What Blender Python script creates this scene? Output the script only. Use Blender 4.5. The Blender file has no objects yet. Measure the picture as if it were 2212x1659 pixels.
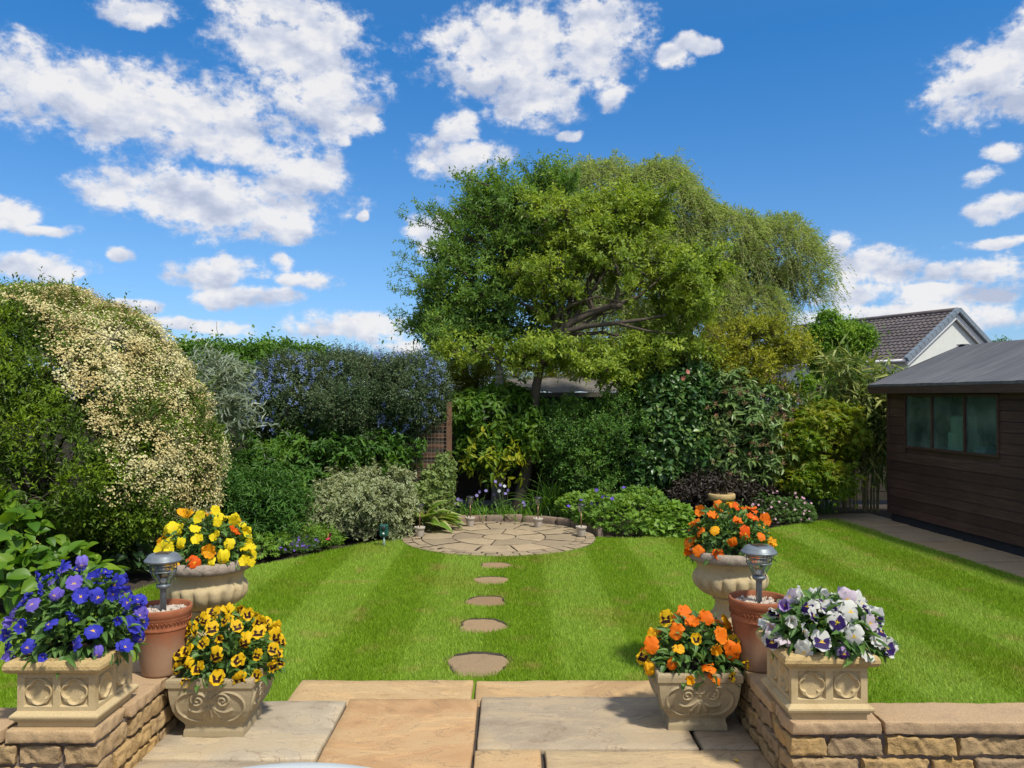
import bpy, math, random
import numpy as np
from math import sin, cos, pi, sqrt, atan, atan2, radians
from mathutils import Vector, Matrix

# ------------------------------------------------------------------ camera, sky, sun, exposure
SC = bpy.context.scene
COL = SC.collection
F, CX, HY, CH = 1720.0, 1106.0, 857.0, 1.75     # focal length in photo units, principal column, horizon row, eye height
cam_d = bpy.data.cameras.new("camera"); cam = bpy.data.objects.new("camera", cam_d); COL.objects.link(cam)
cam.location = (0, 0, CH)
cam.rotation_euler = (radians(90) + atan((HY - 829.5) / F), 0, 0)
cam_d.sensor_width = 36.0; cam_d.lens = F / 2212.0 * 36.0
cam_d.clip_start = 0.05; cam_d.clip_end = 2000
SC.camera = cam
SC.view_settings.view_transform = 'Standard'
SC.view_settings.look = 'None'
SC.view_settings.gamma = 1.0
SC.view_settings.exposure = 0.6
SC.cycles.max_bounces = 6; SC.cycles.transparent_max_bounces = 8
SC.cycles.diffuse_bounces = 3; SC.cycles.glossy_bounces = 3; SC.cycles.transmission_bounces = 6
SC.cycles.use_denoising = True

SUN_EL, SUN_DIR = radians(56), (0.64, -0.77)     # the sun stands to the right and a little behind the viewer
sun_d = bpy.data.lights.new("sun", 'SUN'); sun = bpy.data.objects.new("sun", sun_d); COL.objects.link(sun)
sun_d.energy = 3.2; sun_d.angle = radians(5.0); sun_d.color = (1.0, 0.94, 0.82)
_h = math.hypot(*SUN_DIR)
SV = Vector((SUN_DIR[0]/_h*cos(SUN_EL), SUN_DIR[1]/_h*cos(SUN_EL), sin(SUN_EL)))
sun.rotation_euler = SV.to_track_quat('Z', 'Y').to_euler()
sun.location = (8, -6, 12)

class NT:
    """small node-tree writer"""
    def __init__(s, tree): s.t = tree; s.n = tree.nodes; s.l = tree.links
    def new(s, typ, **kw):
        n = s.n.new(typ)
        for k, v in kw.items(): setattr(n, k, v)
        return n
    def put(s, sock, v):
        if isinstance(v, bpy.types.NodeSocket): s.l.new(v, sock)
        elif v is not None: sock.default_value = v
    def math(s, op, a, b=None, c=None, clamp=False):
        n = s.new('ShaderNodeMath', operation=op, use_clamp=clamp)
        for i, v in enumerate((a, b, c)): s.put(n.inputs[i], v) if v is not None else None
        return n.outputs[0]
    def vmath(s, op, a, b=None, out=0):
        n = s.new('ShaderNodeVectorMath', operation=op)
        s.put(n.inputs[0], a)
        if b is not None: s.put(n.inputs[1], b)
        return n.outputs[out]
    def ramp(s, fac, stops, interp='LINEAR'):
        n = s.new('ShaderNodeValToRGB'); cr = n.color_ramp; cr.interpolation = interp
        while len(cr.elements) < len(stops): cr.elements.new(0.5)
        for e, (p, c) in zip(cr.elements, stops):
            e.position = p; e.color = (*c, 1) if len(c) == 3 else c
        s.put(n.inputs[0], fac); return n.outputs[0]
    def mix(s, fac, a, b, blend='MIX'):
        n = s.new('ShaderNodeMix', data_type='RGBA', blend_type=blend)
        f, A, B = n.inputs[0], n.inputs[6], n.inputs[7]
        for sk, v in ((f, fac), (A, a), (B, b)):
            if isinstance(v, tuple) and len(v) == 3: v = (*v, 1)
            s.put(sk, v)
        return n.outputs[2]
    def noise(s, vec, scale, detail=4, rough=0.55, dist=0.0, col=False):
        n = s.new('ShaderNodeTexNoise'); n.inputs['Scale'].default_value = scale
        n.inputs['Detail'].default_value = detail; n.inputs['Roughness'].default_value = rough
        n.inputs['Distortion'].default_value = dist
        if vec is not None: s.put(n.inputs['Vector'], vec)
        return n.outputs['Color' if col else 'Fac']
    def mapr(s, v, a, b, c=0.0, d=1.0, smooth=True):
        n = s.new('ShaderNodeMapRange', interpolation_type='SMOOTHSTEP' if smooth else 'LINEAR')
        s.put(n.inputs[0], v)
        for i, x in enumerate((a, b, c, d)): s.put(n.inputs[i+1], x)
        return n.outputs[0]

world = bpy.data.worlds.new("World"); SC.world = world; world.use_nodes = True
def build_world():
    t = NT(world.node_tree); t.n.clear()
    out = t.new('ShaderNodeOutputWorld'); bg = t.new('ShaderNodeBackground')
    t.l.new(bg.outputs[0], out.inputs[0]); bg.inputs[1].default_value = 0.12
    sky = t.new('ShaderNodeTexSky', sky_type='NISHITA'); sky.sun_disc = False
    sky.sun_elevation = SUN_EL; sky.sun_rotation = atan2(SUN_DIR[0], SUN_DIR[1])
    sky.air_density = 1.0; sky.dust_density = 0.4; sky.ozone_density = 2.0
    tc = t.new('ShaderNodeTexCoord'); d = tc.outputs['Generated']
    sep = t.new('ShaderNodeSeparateXYZ'); t.l.new(d, sep.inputs[0])
    az = t.math('ARCTAN2', sep.outputs[0], sep.outputs[1])
    el = t.math('ARCSINE', sep.outputs[2])
    cmb = t.new('ShaderNodeCombineXYZ'); t.l.new(az, cmb.inputs[0]); t.l.new(el, cmb.inputs[1])
    p = cmb.outputs[0]
    C = [(60,160,190,75),(250,215,230,90),(430,255,190,80),(525,305,85,45),(640,95,180,110),(705,200,130,95),(620,20,160,60),
         (300,10,85,26),(470,425,260,72),(640,370,120,62),(610,490,110,45),(320,430,150,38),(1120,110,230,95),(1290,70,130,110),
         (1150,205,120,60),(1000,335,115,48),(985,265,55,40),(1320,190,48,34),(1450,120,36,28),(2150,170,125,75),(2212,95,60,55),
         (460,585,115,40),(520,640,110,25),(660,612,80,22),(620,575,28,22),(430,700,105,20),(760,705,170,35),(300,655,55,16),
         (30,450,60,35),(110,495,48,14),(50,570,125,30),(1900,580,90,46),(1850,640,85,28),(2100,585,115,32),(2050,640,150,30),
         (2150,440,62,28),(2120,370,42,18),(2180,320,42,18),(2000,690,240,32),(1810,540,45,30),(930,500,60,60),(880,745,60,20),(520,745,120,14),
         (2140,522,80,14),(800,255,40,22),(735,290,26,18),(240,550,26,16),(775,462,18,14),(1500,80,40,20),(1230,280,22,12),
         (-500,300,260,90),(-420,560,180,60),(2700,250,260,80),(2600,560,240,50)]
    acc = None
    wn = t.noise(p, 9.0, 3, 0.5, 0.0, col=True)
    warp = t.vmath('MULTIPLY', t.vmath('SUBTRACT', wn, (0.5,0.5,0.5)), (0.065,0.045,0.0))
    pw = t.vmath('ADD', p, warp)
    sw = sh = None
    for cx, cy, rx, ry in C:
        a0 = atan((cx-CX)/F); e0 = atan((HY-cy)/F*cos(a0))
        q = t.vmath('MULTIPLY', t.vmath('SUBTRACT', pw, (a0, e0, 0)), (F/(rx*1.02), F/(ry*1.04), 0))
        g = t.math('SUBTRACT', 1.0, t.vmath('DOT_PRODUCT', q, q, out=1))
        acc = g if acc is None else t.math('SMOOTH_MAX', acc, g, 0.12)
        w = t.math('MAXIMUM', g, 0.0); qy = t.math('MULTIPLY', t.vmath('DOT_PRODUCT', q, (0,1,0), out=1), w)
        sw = w if sw is None else t.math('ADD', sw, w); sh = qy if sh is None else t.math('ADD', sh, qy)
    # unseen broken cloud added behind the viewer and overhead as neutral fill light
    side = t.math('ADD', t.mapr(t.math('ABSOLUTE', az), .95, 1.5), t.mapr(el, .62, .9), clamp=True)
    base = t.math('MAXIMUM', acc, t.math('SUBTRACT', t.math('MULTIPLY', side, 2.1), 1.6))
    def stretch(v, sx): return t.vmath('MULTIPLY', v, sx)
    n1 = t.noise(stretch(p, (1.0,1.5,1.0)), 24.0, 12, 0.62, 0.15)
    den = t.math('ADD', t.math('MULTIPLY', base, 0.74), t.math('MULTIPLY', t.math('SUBTRACT', n1, 0.5), 2.3))
    n3 = t.noise(p, 70.0, 6, 0.65); den = t.math('ADD', den, t.math('MULTIPLY', t.math('SUBTRACT', n3, .5), .85))
    mask = t.math('POWER', t.mapr(den, -0.22, 0.58), 1.8)
    m1 = t.noise(stretch(p, (1.0,1.6,1.0)), 15.0, 7, 0.55, 0.1); m2 = t.noise(stretch(t.vmath('ADD', p, (0.008,0.018,0)), (1.0,1.6,1.0)), 15.0, 7, 0.55, 0.1)
    relief = t.math('SUBTRACT', m1, m2)
    thick = t.mapr(den, 0.15, 1.0)
    lit = t.math('ADD', t.math('MULTIPLY', relief, 3.0), 0.80)
    hh = t.math('DIVIDE', sh, t.math('ADD', sw, .05))
    lit = t.math('ADD', t.math('SUBTRACT', lit, .14), t.math('MULTIPLY', hh, .42), clamp=True)
    cc = t.ramp(lit, [(0.08,(2.7,3.0,3.8)),(0.5,(3.7,3.9,4.45)),(0.9,(4.9,4.85,4.9))])
    hs = t.new('ShaderNodeHueSaturation'); hs.inputs['Saturation'].default_value = 1.0; hs.inputs['Value'].default_value = 1.0
    t.l.new(sky.outputs[0], hs.inputs['Color'])
    skyc = t.mix(1.0, hs.outputs[0], t.ramp(t.mapr(el, 0, .8, smooth=False), [(0,(.42,.54,.80)),(.22,(.36,.585,.80)),(.52,(.17,.565,.88)),(.95,(.5,.78,1.0))]), 'MULTIPLY')
    colr = t.mix(t.math('MULTIPLY', mask, 0.96), skyc, cc)
    t.l.new(colr, bg.inputs[0])
build_world()

# ------------------------------------------------------------------ places read off the photograph, as ground and depth points
def at(px, py, Y): return Vector(((px-CX)/F*Y, Y, CH-(py-HY)/F*Y))
def gd(px, py, z=0.0):
    Y = F*(CH-z)/(py-HY); return Vector(((px-CX)/F*Y, Y, z))
def B(px, py, Y, rx, rz, ry=None):
    c = at(px, py, Y); k = Y/F
    return (c.x, c.y, c.z, rx*k, ry if ry else rx*k*0.8, rz*k)

# ------------------------------------------------------------------ materials
def mat_new(name):
    m = bpy.data.materials.new(name); m.use_nodes = True
    t = NT(m.node_tree); t.n.clear()
    out = t.new('ShaderNodeOutputMaterial'); b = t.new('ShaderNodeBsdfPrincipled')
    t.l.new(b.outputs[0], out.inputs[0]); return m, t, b, out
def bump(t, b, h, strength=0.3, dist=0.01):
    n = t.new('ShaderNodeBump'); n.inputs['Strength'].default_value = strength; n.inputs['Distance'].default_value = dist
    t.put(n.inputs['Height'], h); t.l.new(n.outputs[0], b.inputs['Normal'])
def leaf_mat(name, stops, trans=0.35, rough=0.5, edge=None, tr_col=None, lo=0.55, spec=0.35, clump=0.35, gain=1.75, tone=(1.08,1.0,.8)):
    """leaves: colour drawn per leaf, light shines through"""
    m, t, b, out = mat_new(name)
    geo = t.new('ShaderNodeNewGeometry'); rnd = geo.outputs['Random Per Island']
    n = t.noise(geo.outputs['Position'], 2.2, 2)
    f = t.math('ADD', t.math('MULTIPLY', rnd, 1-clump), t.math('MULTIPLY', t.mapr(n, 0.3, 0.7), clump))
    k = len(stops); stops = [tuple(min(.9, x*gain*y) for x, y in zip(c, tone)) for c in stops]
    col = t.ramp(f, [(0.08+0.84*i/max(1, k-1), c) for i, c in enumerate(stops)])
    if edge:
        uv = t.new('ShaderNodeUVMap'); s = t.new('ShaderNodeSeparateXYZ'); t.l.new(uv.outputs[0], s.inputs[0])
        wob = t.noise(geo.outputs['Position'], 60, 2)
        e = t.mapr(t.math('ADD', s.outputs[1], t.math('MULTIPLY', wob, 0.3)), lo, lo+0.12)
        col = t.mix(e, col, edge)
    t.l.new(col, b.inputs['Base Color']); b.inputs['Roughness'].default_value = rough
    b.inputs['Specular IOR Level'].default_value = spec
    tr = t.new('ShaderNodeBsdfTranslucent')
    tcol = t.mix(1.0, col, tr_col or (1.25,1.2,0.55), 'MULTIPLY'); t.l.new(tcol, tr.inputs[0])
    mx = t.new('ShaderNodeMixShader'); mx.inputs[0].default_value = trans
    t.l.new(b.outputs[0], mx.inputs[1]); t.l.new(tr.outputs[0], mx.inputs[2]); t.l.new(mx.outputs[0], out.inputs[0])
    return m
def simple(name, col, rough=0.6, metal=0.0, var=0.15, scale=20, bmp=0.15, spec=0.4):
    m, t, b, out = mat_new(name)
    tc = t.new('ShaderNodeTexCoord'); n = t.noise(tc.outputs['Object'], scale, 5)
    n2 = t.noise(tc.outputs['Object'], scale*0.18, 3)
    c1 = tuple(x*(1-var) for x in col); c2 = tuple(min(1, x*(1+var)) for x in col)
    f = t.math('ADD', t.math('MULTIPLY', n, 0.5), t.math('MULTIPLY', n2, 0.5))
    t.l.new(t.ramp(f, [(0.3,c1),(0.7,c2)]), b.inputs['Base Color'])
    b.inputs['Roughness'].default_value = rough; b.inputs['Metallic'].default_value = metal
    b.inputs['Specular IOR Level'].default_value = spec
    if bmp: bump(t, b, n, bmp, 0.004)
    return m
def stone(name, cols, stain, scale=14, grain=160, bmp=0.5, rough=0.9, stain_amt=0.6, streak=None):
    """cast or quarried stone: tint per piece, blotches, grain, dark weathering"""
    m, t, b, out = mat_new(name)
    at_ = t.new('ShaderNodeAttribute'); at_.attribute_name = 'tint'
    geo = t.new('ShaderNodeNewGeometry'); P = geo.outputs['Position']
    k = len(cols)
    n = t.noise(P, scale, 6, 0.6, 0.4)
    Pst = t.vmath('MULTIPLY', P, streak) if streak else P
    ns = t.noise(Pst, scale*0.4, 5, 0.6, 1.2)
    f = t.math('ADD', at_.outputs['Fac'], t.math('MULTIPLY', t.math('SUBTRACT', ns, 0.5), 0.55), clamp=True)
    col = t.ramp(f, [(i/max(1,k-1), c) for i, c in enumerate(cols)])
    col = t.mix(t.math('MULTIPLY', t.mapr(n, 0.5, 0.78), stain_amt), col, stain)
    g = t.noise(P, grain, 3, 0.7)
    col = t.mix(1.0, col, t.ramp(g, [(0.25,(0.72,0.72,0.72)),(0.75,(1.2,1.2,1.2))]), 'MULTIPLY')
    t.l.new(col, b.inputs['Base Color']); b.inputs['Roughness'].default_value = rough
    b.inputs['Specular IOR Level'].default_value = 0.2
    h = t.math('ADD', t.math('MULTIPLY', g, 0.35), t.math('ADD', n, ns))
    bump(t, b, h, bmp, 0.008)
    return m
def flower_mat(name, c1, c2, blotch=None, eye=(0.8,0.5,0.02), bl=(0.5,0.62), trans=0.3):
    m, t, b, out = mat_new(name)
    oi = t.new('ShaderNodeObjectInfo'); col = t.mix(oi.outputs['Random'], c1, c2)
    uv = t.new('ShaderNodeUVMap'); s = t.new('ShaderNodeSeparateXYZ'); t.l.new(uv.outputs[0], s.inputs[0])
    u, v = s.outputs[0], s.outputs[1]
    geo = t.new('ShaderNodeNewGeometry'); n = t.noise(geo.outputs['Position'], 120, 2)
    col = t.mix(t.math('MULTIPLY', n, 0.3), col, tuple(x*0.55 for x in c1)); col = t.mix(t.math('MULTIPLY', t.mapr(u, .9, .5), .35), col, tuple(x*0.7 for x in c1))
    if blotch:
        uu = t.math('ADD', u, t.math('MULTIPLY', t.math('SUBTRACT', n, 0.5), 0.25))
        mk = t.math('MULTIPLY', t.mapr(uu, bl[0], bl[1], 1.0, 0.0), t.math('MAXIMUM', v, t.mapr(uu, .10, .18, 1.0, 0.0)))
        col = t.mix(mk, col, blotch)
    col = t.mix(t.math('MULTIPLY', t.mapr(u, 0.07, 0.13, 1.0, 0.0), v), col, eye)
    t.l.new(col, b.inputs['Base Color']); b.inputs['Roughness'].default_value = 0.6
    b.inputs['Specular IOR Level'].default_value = 0.2
    tr = t.new('ShaderNodeBsdfTranslucent'); t.l.new(col, tr.inputs[0])
    mx = t.new('ShaderNodeMixShader'); mx.inputs[0].default_value = trans
    t.l.new(b.outputs[0], mx.inputs[1]); t.l.new(tr.outputs[0], mx.inputs[2]); t.l.new(mx.outputs[0], out.inputs[0])
    return m

# ------------------------------------------------------------------ objects and meshes
def empty(name, loc, rz=0.0):
    o = bpy.data.objects.new(name, None); COL.objects.link(o); o.location = loc; o.rotation_euler = (0,0,rz)
    o.empty_display_size = 0.1; return o
def tag(o, label=None, cat=None, group=None, kind=None):
    if label: o['label'] = label
    if cat: o['category'] = cat
    if group: o['group'] = group
    if kind: o['kind'] = kind
    return o
def thing(name, label, cat, loc=(0,0,0), rz=0.0, group=None):
    return tag(empty(name, loc, rz), label, cat, group)
def link(name, me, parent=None):
    o = bpy.data.objects.new(name, me); COL.objects.link(o)
    if parent is not None: o.parent = parent
    return o
def npmesh(name, V, Fc, mat, parent=None, uv=None, smooth=False, world=True, tint=None, loc=None):
    """one mesh object from arrays (all faces of one size); world coordinates are brought into the parent's frame"""
    V = np.asarray(V, dtype=np.float64).reshape(-1, 3); Fc = np.asarray(Fc, dtype=np.int64)
    if loc is not None: V = V - np.array(loc)
    elif parent is not None and world:
        r = parent; c, s_ = cos(-r.rotation_euler.z), sin(-r.rotation_euler.z)
        V = V - np.array(r.location); V = np.stack([V[:,0]*c - V[:,1]*s_, V[:,0]*s_ + V[:,1]*c, V[:,2]], 1)
    me = bpy.data.meshes.new(name); n, k = Fc.shape
    me.vertices.add(len(V)); me.loops.add(n*k); me.polygons.add(n)
    me.vertices.foreach_set('co', V.astype(np.float32).ravel())
    me.loops.foreach_set('vertex_index', Fc.astype(np.int32).ravel())
    me.polygons.foreach_set('loop_start', np.arange(0, n*k, k, dtype=np.int32))
    me.polygons.foreach_set('use_smooth', np.full(n, smooth, dtype=bool))
    if uv is not None:
        l = me.uv_layers.new(name='UVMap'); l.data.foreach_set('uv', np.asarray(uv, np.float32)[Fc.ravel()].ravel())
    if tint is not None:
        a = me.attributes.new('tint', 'FLOAT', 'FACE'); a.data.foreach_set('value', np.asarray(tint, np.float32))
    me.update(calc_edges=True); me.validate()
    if mat: me.materials.append(mat)
    o = link(name, me, parent)
    if loc is not None: o.location = loc
    return o

class MB:
    """collects shapes made of quads and triangles, with a tint per shape"""
    def __init__(s): s.v = []; s.f = []; s.t = []; s.n = 0; s.sm = []
    def add(s, V, Fs, tint=0.5, smooth=False):
        s.v.extend([tuple(p) for p in V])
        for f in Fs: s.f.append(tuple(i+s.n for i in f)); s.t.append(tint); s.sm.append(smooth)
        s.n += len(V); return s
    def box(s, x0,x1,y0,y1,z0,z1, tint=0.5, bev=0.0):
        if bev <= 0:
            V = [(x,y,z) for z in (z0,z1) for y in (y0,y1) for x in (x0,x1)]
            return s.add(V, [(0,2,3,1),(4,5,7,6),(0,1,5,4),(2,6,7,3),(0,4,6,2),(1,3,7,5)], tint)
        b = bev; rings = [(z0,b),(z0+b,0),(z1-b,0),(z1,b)]; V = []
        for z, i in rings:
            X0,X1,Y0,Y1 = x0+i,x1-i,y0+i,y1-i
            c = 0 if i else b
            V += [(X0+c,Y0,z),(X1-c,Y0,z),(X1,Y0+c,z),(X1,Y1-c,z),(X1-c,Y1,z),(X0+c,Y1,z),(X0,Y1-c,z),(X0,Y0+c,z)] if not i else \
                 [(X0,Y0,z),(X1,Y0,z),(X1,Y0,z),(X1,Y1,z),(X1,Y1,z),(X0,Y1,z),(X0,Y1,z),(X0,Y0,z)]
        Fs = [tuple(range(7,-1,-1)), tuple(range(24,32))]
        for r in range(3):
            for k in range(8):
                a = r*8+k; c2 = r*8+(k+1)%8; Fs.append((a,c2,c2+8,a+8))
        return s.add(V, Fs, tint)
    def obox(s, p, q, w, h, tint=0.5):
        """bar from p to q with width w and height h"""
        p = Vector(p); q = Vector(q); d = (q-p).normalized()
        up = Vector((0,0,1)) if abs(d.z) < 0.95 else Vector((0,1,0))
        sd = d.cross(up).normalized()*w/2; u2 = sd.cross(d).normalized()*h/2
        V = [e + a*sd + b*u2 for e in (p,q) for a,b in ((-1,-1),(1,-1),(1,1),(-1,1))]
        return s.add(V, [(3,2,1,0),(4,5,6,7),(0,1,5,4),(1,2,6,5),(2,3,7,6),(3,0,4,7)], tint)
    def tube(s, pts, rad, n=8, tint=0.5, cap=True):
        V, Q = tube_np(np.array(pts, float), np.broadcast_to(np.array(rad, float), (len(pts),)), n)
        Fs = [tuple(q) for q in Q]
        if cap: Fs += [tuple(range(n-1,-1,-1)), tuple(range(len(V)-n, len(V)))]
        return s.add(V, Fs, tint, True)
    def lathe(s, prof, seg=32, c=(0,0,0), tint=0.5, mod=None, smooth=True):
        """rings (r, z) spun about a vertical axis; mod(theta, z) gives an extra radius"""
        V = []
        for r, z in prof:
            for k in range(seg):
                th = 2*pi*k/seg; rr = r + (mod(th, z) if mod and r > 1e-6 else 0)
                V.append((c[0]+rr*cos(th), c[1]+rr*sin(th), c[2]+z))
        Fs = [(a*seg+k, a*seg+(k+1)%seg, (a+1)*seg+(k+1)%seg, (a+1)*seg+k) for a in range(len(prof)-1) for k in range(seg)]
        return s.add(V, Fs, tint, smooth)
    def torus(s, R, r, z, n=24, m=8, c=(0,0,0), tint=0.5):
        V = [(c[0]+(R+r*cos(b))*cos(a), c[1]+(R+r*cos(b))*sin(a), c[2]+z+r*sin(b)) for a in (2*pi*i/n for i in range(n)) for b in (2*pi*j/m for j in range(m))]
        Fs = [(i*m+j, ((i+1)%n)*m+j, ((i+1)%n)*m+(j+1)%m, i*m+(j+1)%m) for i in range(n) for j in range(m)]
        return s.add(V, Fs, tint, True)
    def build(s, name, mat, parent=None, loc=None):
        """vertices are local to the parent (or to loc)"""
        me = bpy.data.meshes.new(name); me.from_pydata(s.v, [], s.f)
        a = me.attributes.new('tint', 'FLOAT', 'FACE'); a.data.foreach_set('value', np.array(s.t, np.float32))
        me.polygons.foreach_set('use_smooth', np.array(s.sm, bool))
        me.update(calc_edges=True); me.materials.append(mat)
        o = link(name, me, parent)
        if loc is not None: o.location = loc
        return o

def tube_np(P, Rd, n=6):
    k = len(P); T = np.gradient(P, axis=0); T /= np.linalg.norm(T, axis=1, keepdims=True)+1e-9
    ref = np.array([0.0,0,1]) if abs(T[:,2]).mean() < 0.8 else np.array([0.0,1,0])
    A = np.cross(T, ref); A /= np.linalg.norm(A, axis=1, keepdims=True)+1e-9
    Bn = np.cross(T, A); th = np.arange(n)*2*pi/n
    V = P[:,None,:] + Rd[:,None,None]*(np.cos(th)[None,:,None]*A[:,None,:] + np.sin(th)[None,:,None]*Bn[:,None,:])
    i = np.arange(k-1)[:,None]*n; j = np.arange(n)[None,:]; j2 = (j+1)%n
    Q = np.stack([i+j, i+j2, i+n+j2, i+n+j], -1).reshape(-1, 4)
    return V.reshape(-1,3), Q
def tubes(paths, n=5):
    VV, QQ, o = [], [], 0
    for P, Rd in paths:
        V, Q = tube_np(np.asarray(P, float), np.asarray(Rd, float), n); VV.append(V); QQ.append(Q+o); o += len(V)
    return np.concatenate(VV), np.concatenate(QQ)

# soft noise for shaping surfaces
_rk = np.random.default_rng(5); _K = _rk.normal(size=(14,3)); _PH = _rk.uniform(0, 6.28, 14)
def wob(P, freq=1.0, seed=0.0):
    P = np.asarray(P)*freq + seed*3.17; r = 0
    for i in range(14):
        f = (1.0, 1.0, 1.0, 2.1, 2.1, 2.1, 4.3, 4.3, 4.3, 4.3, 8.7, 8.7, 8.7, 8.7)[i]
        r = r + np.sin(P @ _K[i]*f + _PH[i])/f
    return r/2.6

def rough_block(mb, x0,x1,y0,y1,z0,z1, res=0.04, amp=0.006, bev=0.012, tint=0.5, seed=0.0, faces='xXyYzZ', ampz=None, freq=14, chip=0.0):
    """a quarried block: rounded edges, uneven faces"""
    c = np.array([(x0+x1)/2,(y0+y1)/2,(z0+z1)/2]); h = np.array([(x1-x0)/2,(y1-y0)/2,(z1-z0)/2])
    for fc in faces:
        ax = 'xyz'.index(fc.lower()); sg = 1 if fc.isupper() else -1; a, b = [(1,2),(2,0),(0,1)][ax]
        na = max(2, min(40, int(2*h[a]/res)))+2; nb = max(2, min(40, int(2*h[b]/res)))+2
        def lin(n, hh):
            e = min(0.9, bev/hh); return np.concatenate([[-1], np.linspace(-1+e, 1-e, n-2), [1]])
        U, W = np.meshgrid(lin(na, h[a]), lin(nb, h[b]), indexing='ij')
        p = np.zeros(U.shape+(3,)); p[...,ax] = sg; p[...,a] = U; p[...,b] = W
        on = (np.abs(p) > 0.999).sum(-1)           # 1 face, 2 edge, 3 corner
        q = c + p*h
        pull = np.where(on >= 2, bev*0.42, 0.0)[...,None]
        q = q - np.sign(p)*(np.abs(p) > 0.999)*pull
        d = np.stack([wob(q, freq, seed+i*1.7) for i in range(3)], -1)*amp
        if chip: d = d + p/np.maximum(1, on)[...,None]*((.35-np.abs(wob(q, freq*1.7, seed+8)))*amp*chip)[...,None]
        if ampz is not None: d[...,2] *= ampz
        q = q + d
        V = q.reshape(-1,3); i = np.arange(na-1)[:,None]*nb; j = np.arange(nb-1)[None,:]
        Q = np.stack([i+j, i+nb+j, i+nb+j+1, i+j+1], -1).reshape(-1,4)
        if sg < 0: Q = Q[:, ::-1]
        mb.add(V, [tuple(x) for x in Q], tint, True)
# ------------------------------------------------------------------ foliage
LEAF2 = (np.array([(0,0,0),(.42,-.5,.10),(.42,.5,.10),(1,0,-.06)], float), np.array([(0,1,3),(0,3,2)]), np.array([(0,0),(.4,1),(.4,1),(1,.6)], float))
BLADE = (np.array([(0,-.5,0),(0,.5,0),(1,0,0)], float), np.array([(0,1,2)]), np.array([(0,1),(0,1),(1,0)], float))
def _leaf6(sag=-.12, fold=.10, w2=.85):
    V = [(0,0,0),(.28,-.46,fold),(.28,0,.03),(.28,.46,fold),(.66,-.46*w2,fold+sag*.45),(.66,0,sag*.45),(.66,.46*w2,fold+sag*.45),(1,0,sag)]
    Fs = [(0,1,2),(0,2,3),(1,4,5),(1,5,2),(2,5,6),(2,6,3),(4,7,5),(5,7,6)]
    return np.array(V, float), np.array(Fs), np.array([(0,.6),(.28,1),(.28,0),(.28,1),(.66,1),(.66,0),(.66,1),(1,.9)], float)
LEAF6 = _leaf6(); LEAF6D = _leaf6(-.35, .08, 1.0)
def _big(n=7, sag=-.35, cup=.10, wave=.0, shape=1.0):
    V, Fs, UV = [], [], []
    for i in range(n):
        x = i/(n-1); w = (sin(pi*min(1, x**(.62*shape)*1.0))**.8 if 0 < x < 1 else 0.02)*.5
        for j in range(5):
            s = (j-2)/2; V.append((x, s*w, cup*abs(s)*w*4 + sag*x*x + wave*sin(x*19+j*2)*abs(s))); UV.append((x, abs(s)))
    for i in range(n-1):
        for j in range(4):
            a = i*5+j; Fs.append((a, a+5, a+6, a+1))
    return np.array(V, float), np.array(Fs), np.array(UV, float)
BIG = _big(); OVATE = _big(8, -.25, .08, .004, 1.3); HOSTA = _big(9, -.42, .09, .012); ROUND = _big(6, -.2, .06, 0, .8)
def _palm(k=5, spread=2.2, n=0.16):
    V, Fs, UV = [], [], []
    for i in range(k):
        a = (i/(k-1)-.5)*spread; L = 1-.38*abs(i/(k-1)-.5)*2; o = len(V)
        for x, y, z in ((0,0,0),(.5,-n,.03),(.5,n,.03),(1,0,-.14)):
            V.append((L*(x*cos(a)-y*sin(a)), L*(x*sin(a)+y*cos(a)), z)); UV.append((x,abs(y)))
        Fs += [(o,o+1,o+3),(o,o+3,o+2)]
    V = np.array(V, float); V[::4] = 0.0
    return V, np.array(Fs), np.array(UV, float)
PALM = _palm()
def _disc(k=7):
    V = [(.5,0,0)]+[(.5+.5*cos(2*pi*i/k)*(1 if i%2 else .86), .5*sin(2*pi*i/k)*(1 if i%2 else .86), .10) for i in range(k)]
    return np.array(V, float), np.array([(0,1+i,1+(i+1)%k) for i in range(k)]), np.array([(0,0)]+[(1,1)]*k, float)
DISC = _disc(); DISC5 = _disc(5)
def nrm(A): return A/(np.linalg.norm(A, axis=-1, keepdims=True)+1e-9)
def scatter(tmpl, P, A, N, S, W):
    tv, tf, tu = tmpl; A = nrm(A); Bv = nrm(np.cross(N, A)); N2 = np.cross(A, Bv)
    n, k = len(P), len(tv); S = np.broadcast_to(S, (n,)); W = np.broadcast_to(W, (n,))
    V = P[:,None,:] + tv[None,:,0,None]*A[:,None,:]*S[:,None,None] + tv[None,:,1,None]*Bv[:,None,:]*W[:,None,None] + tv[None,:,2,None]*N2[:,None,:]*S[:,None,None]
    Fc = (np.arange(n)[:,None,None]*k + tf[None]).reshape(-1, tf.shape[1])
    return V.reshape(-1,3), Fc, np.tile(tu, (n,1))
def join(*L):
    VV, FF, UU, o = [], [], [], 0
    for V, Fc, U in L: VV.append(V); FF.append(Fc+o); UU.append(U); o += len(V)
    return np.concatenate(VV), np.concatenate(FF), np.concatenate(UU)

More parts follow.
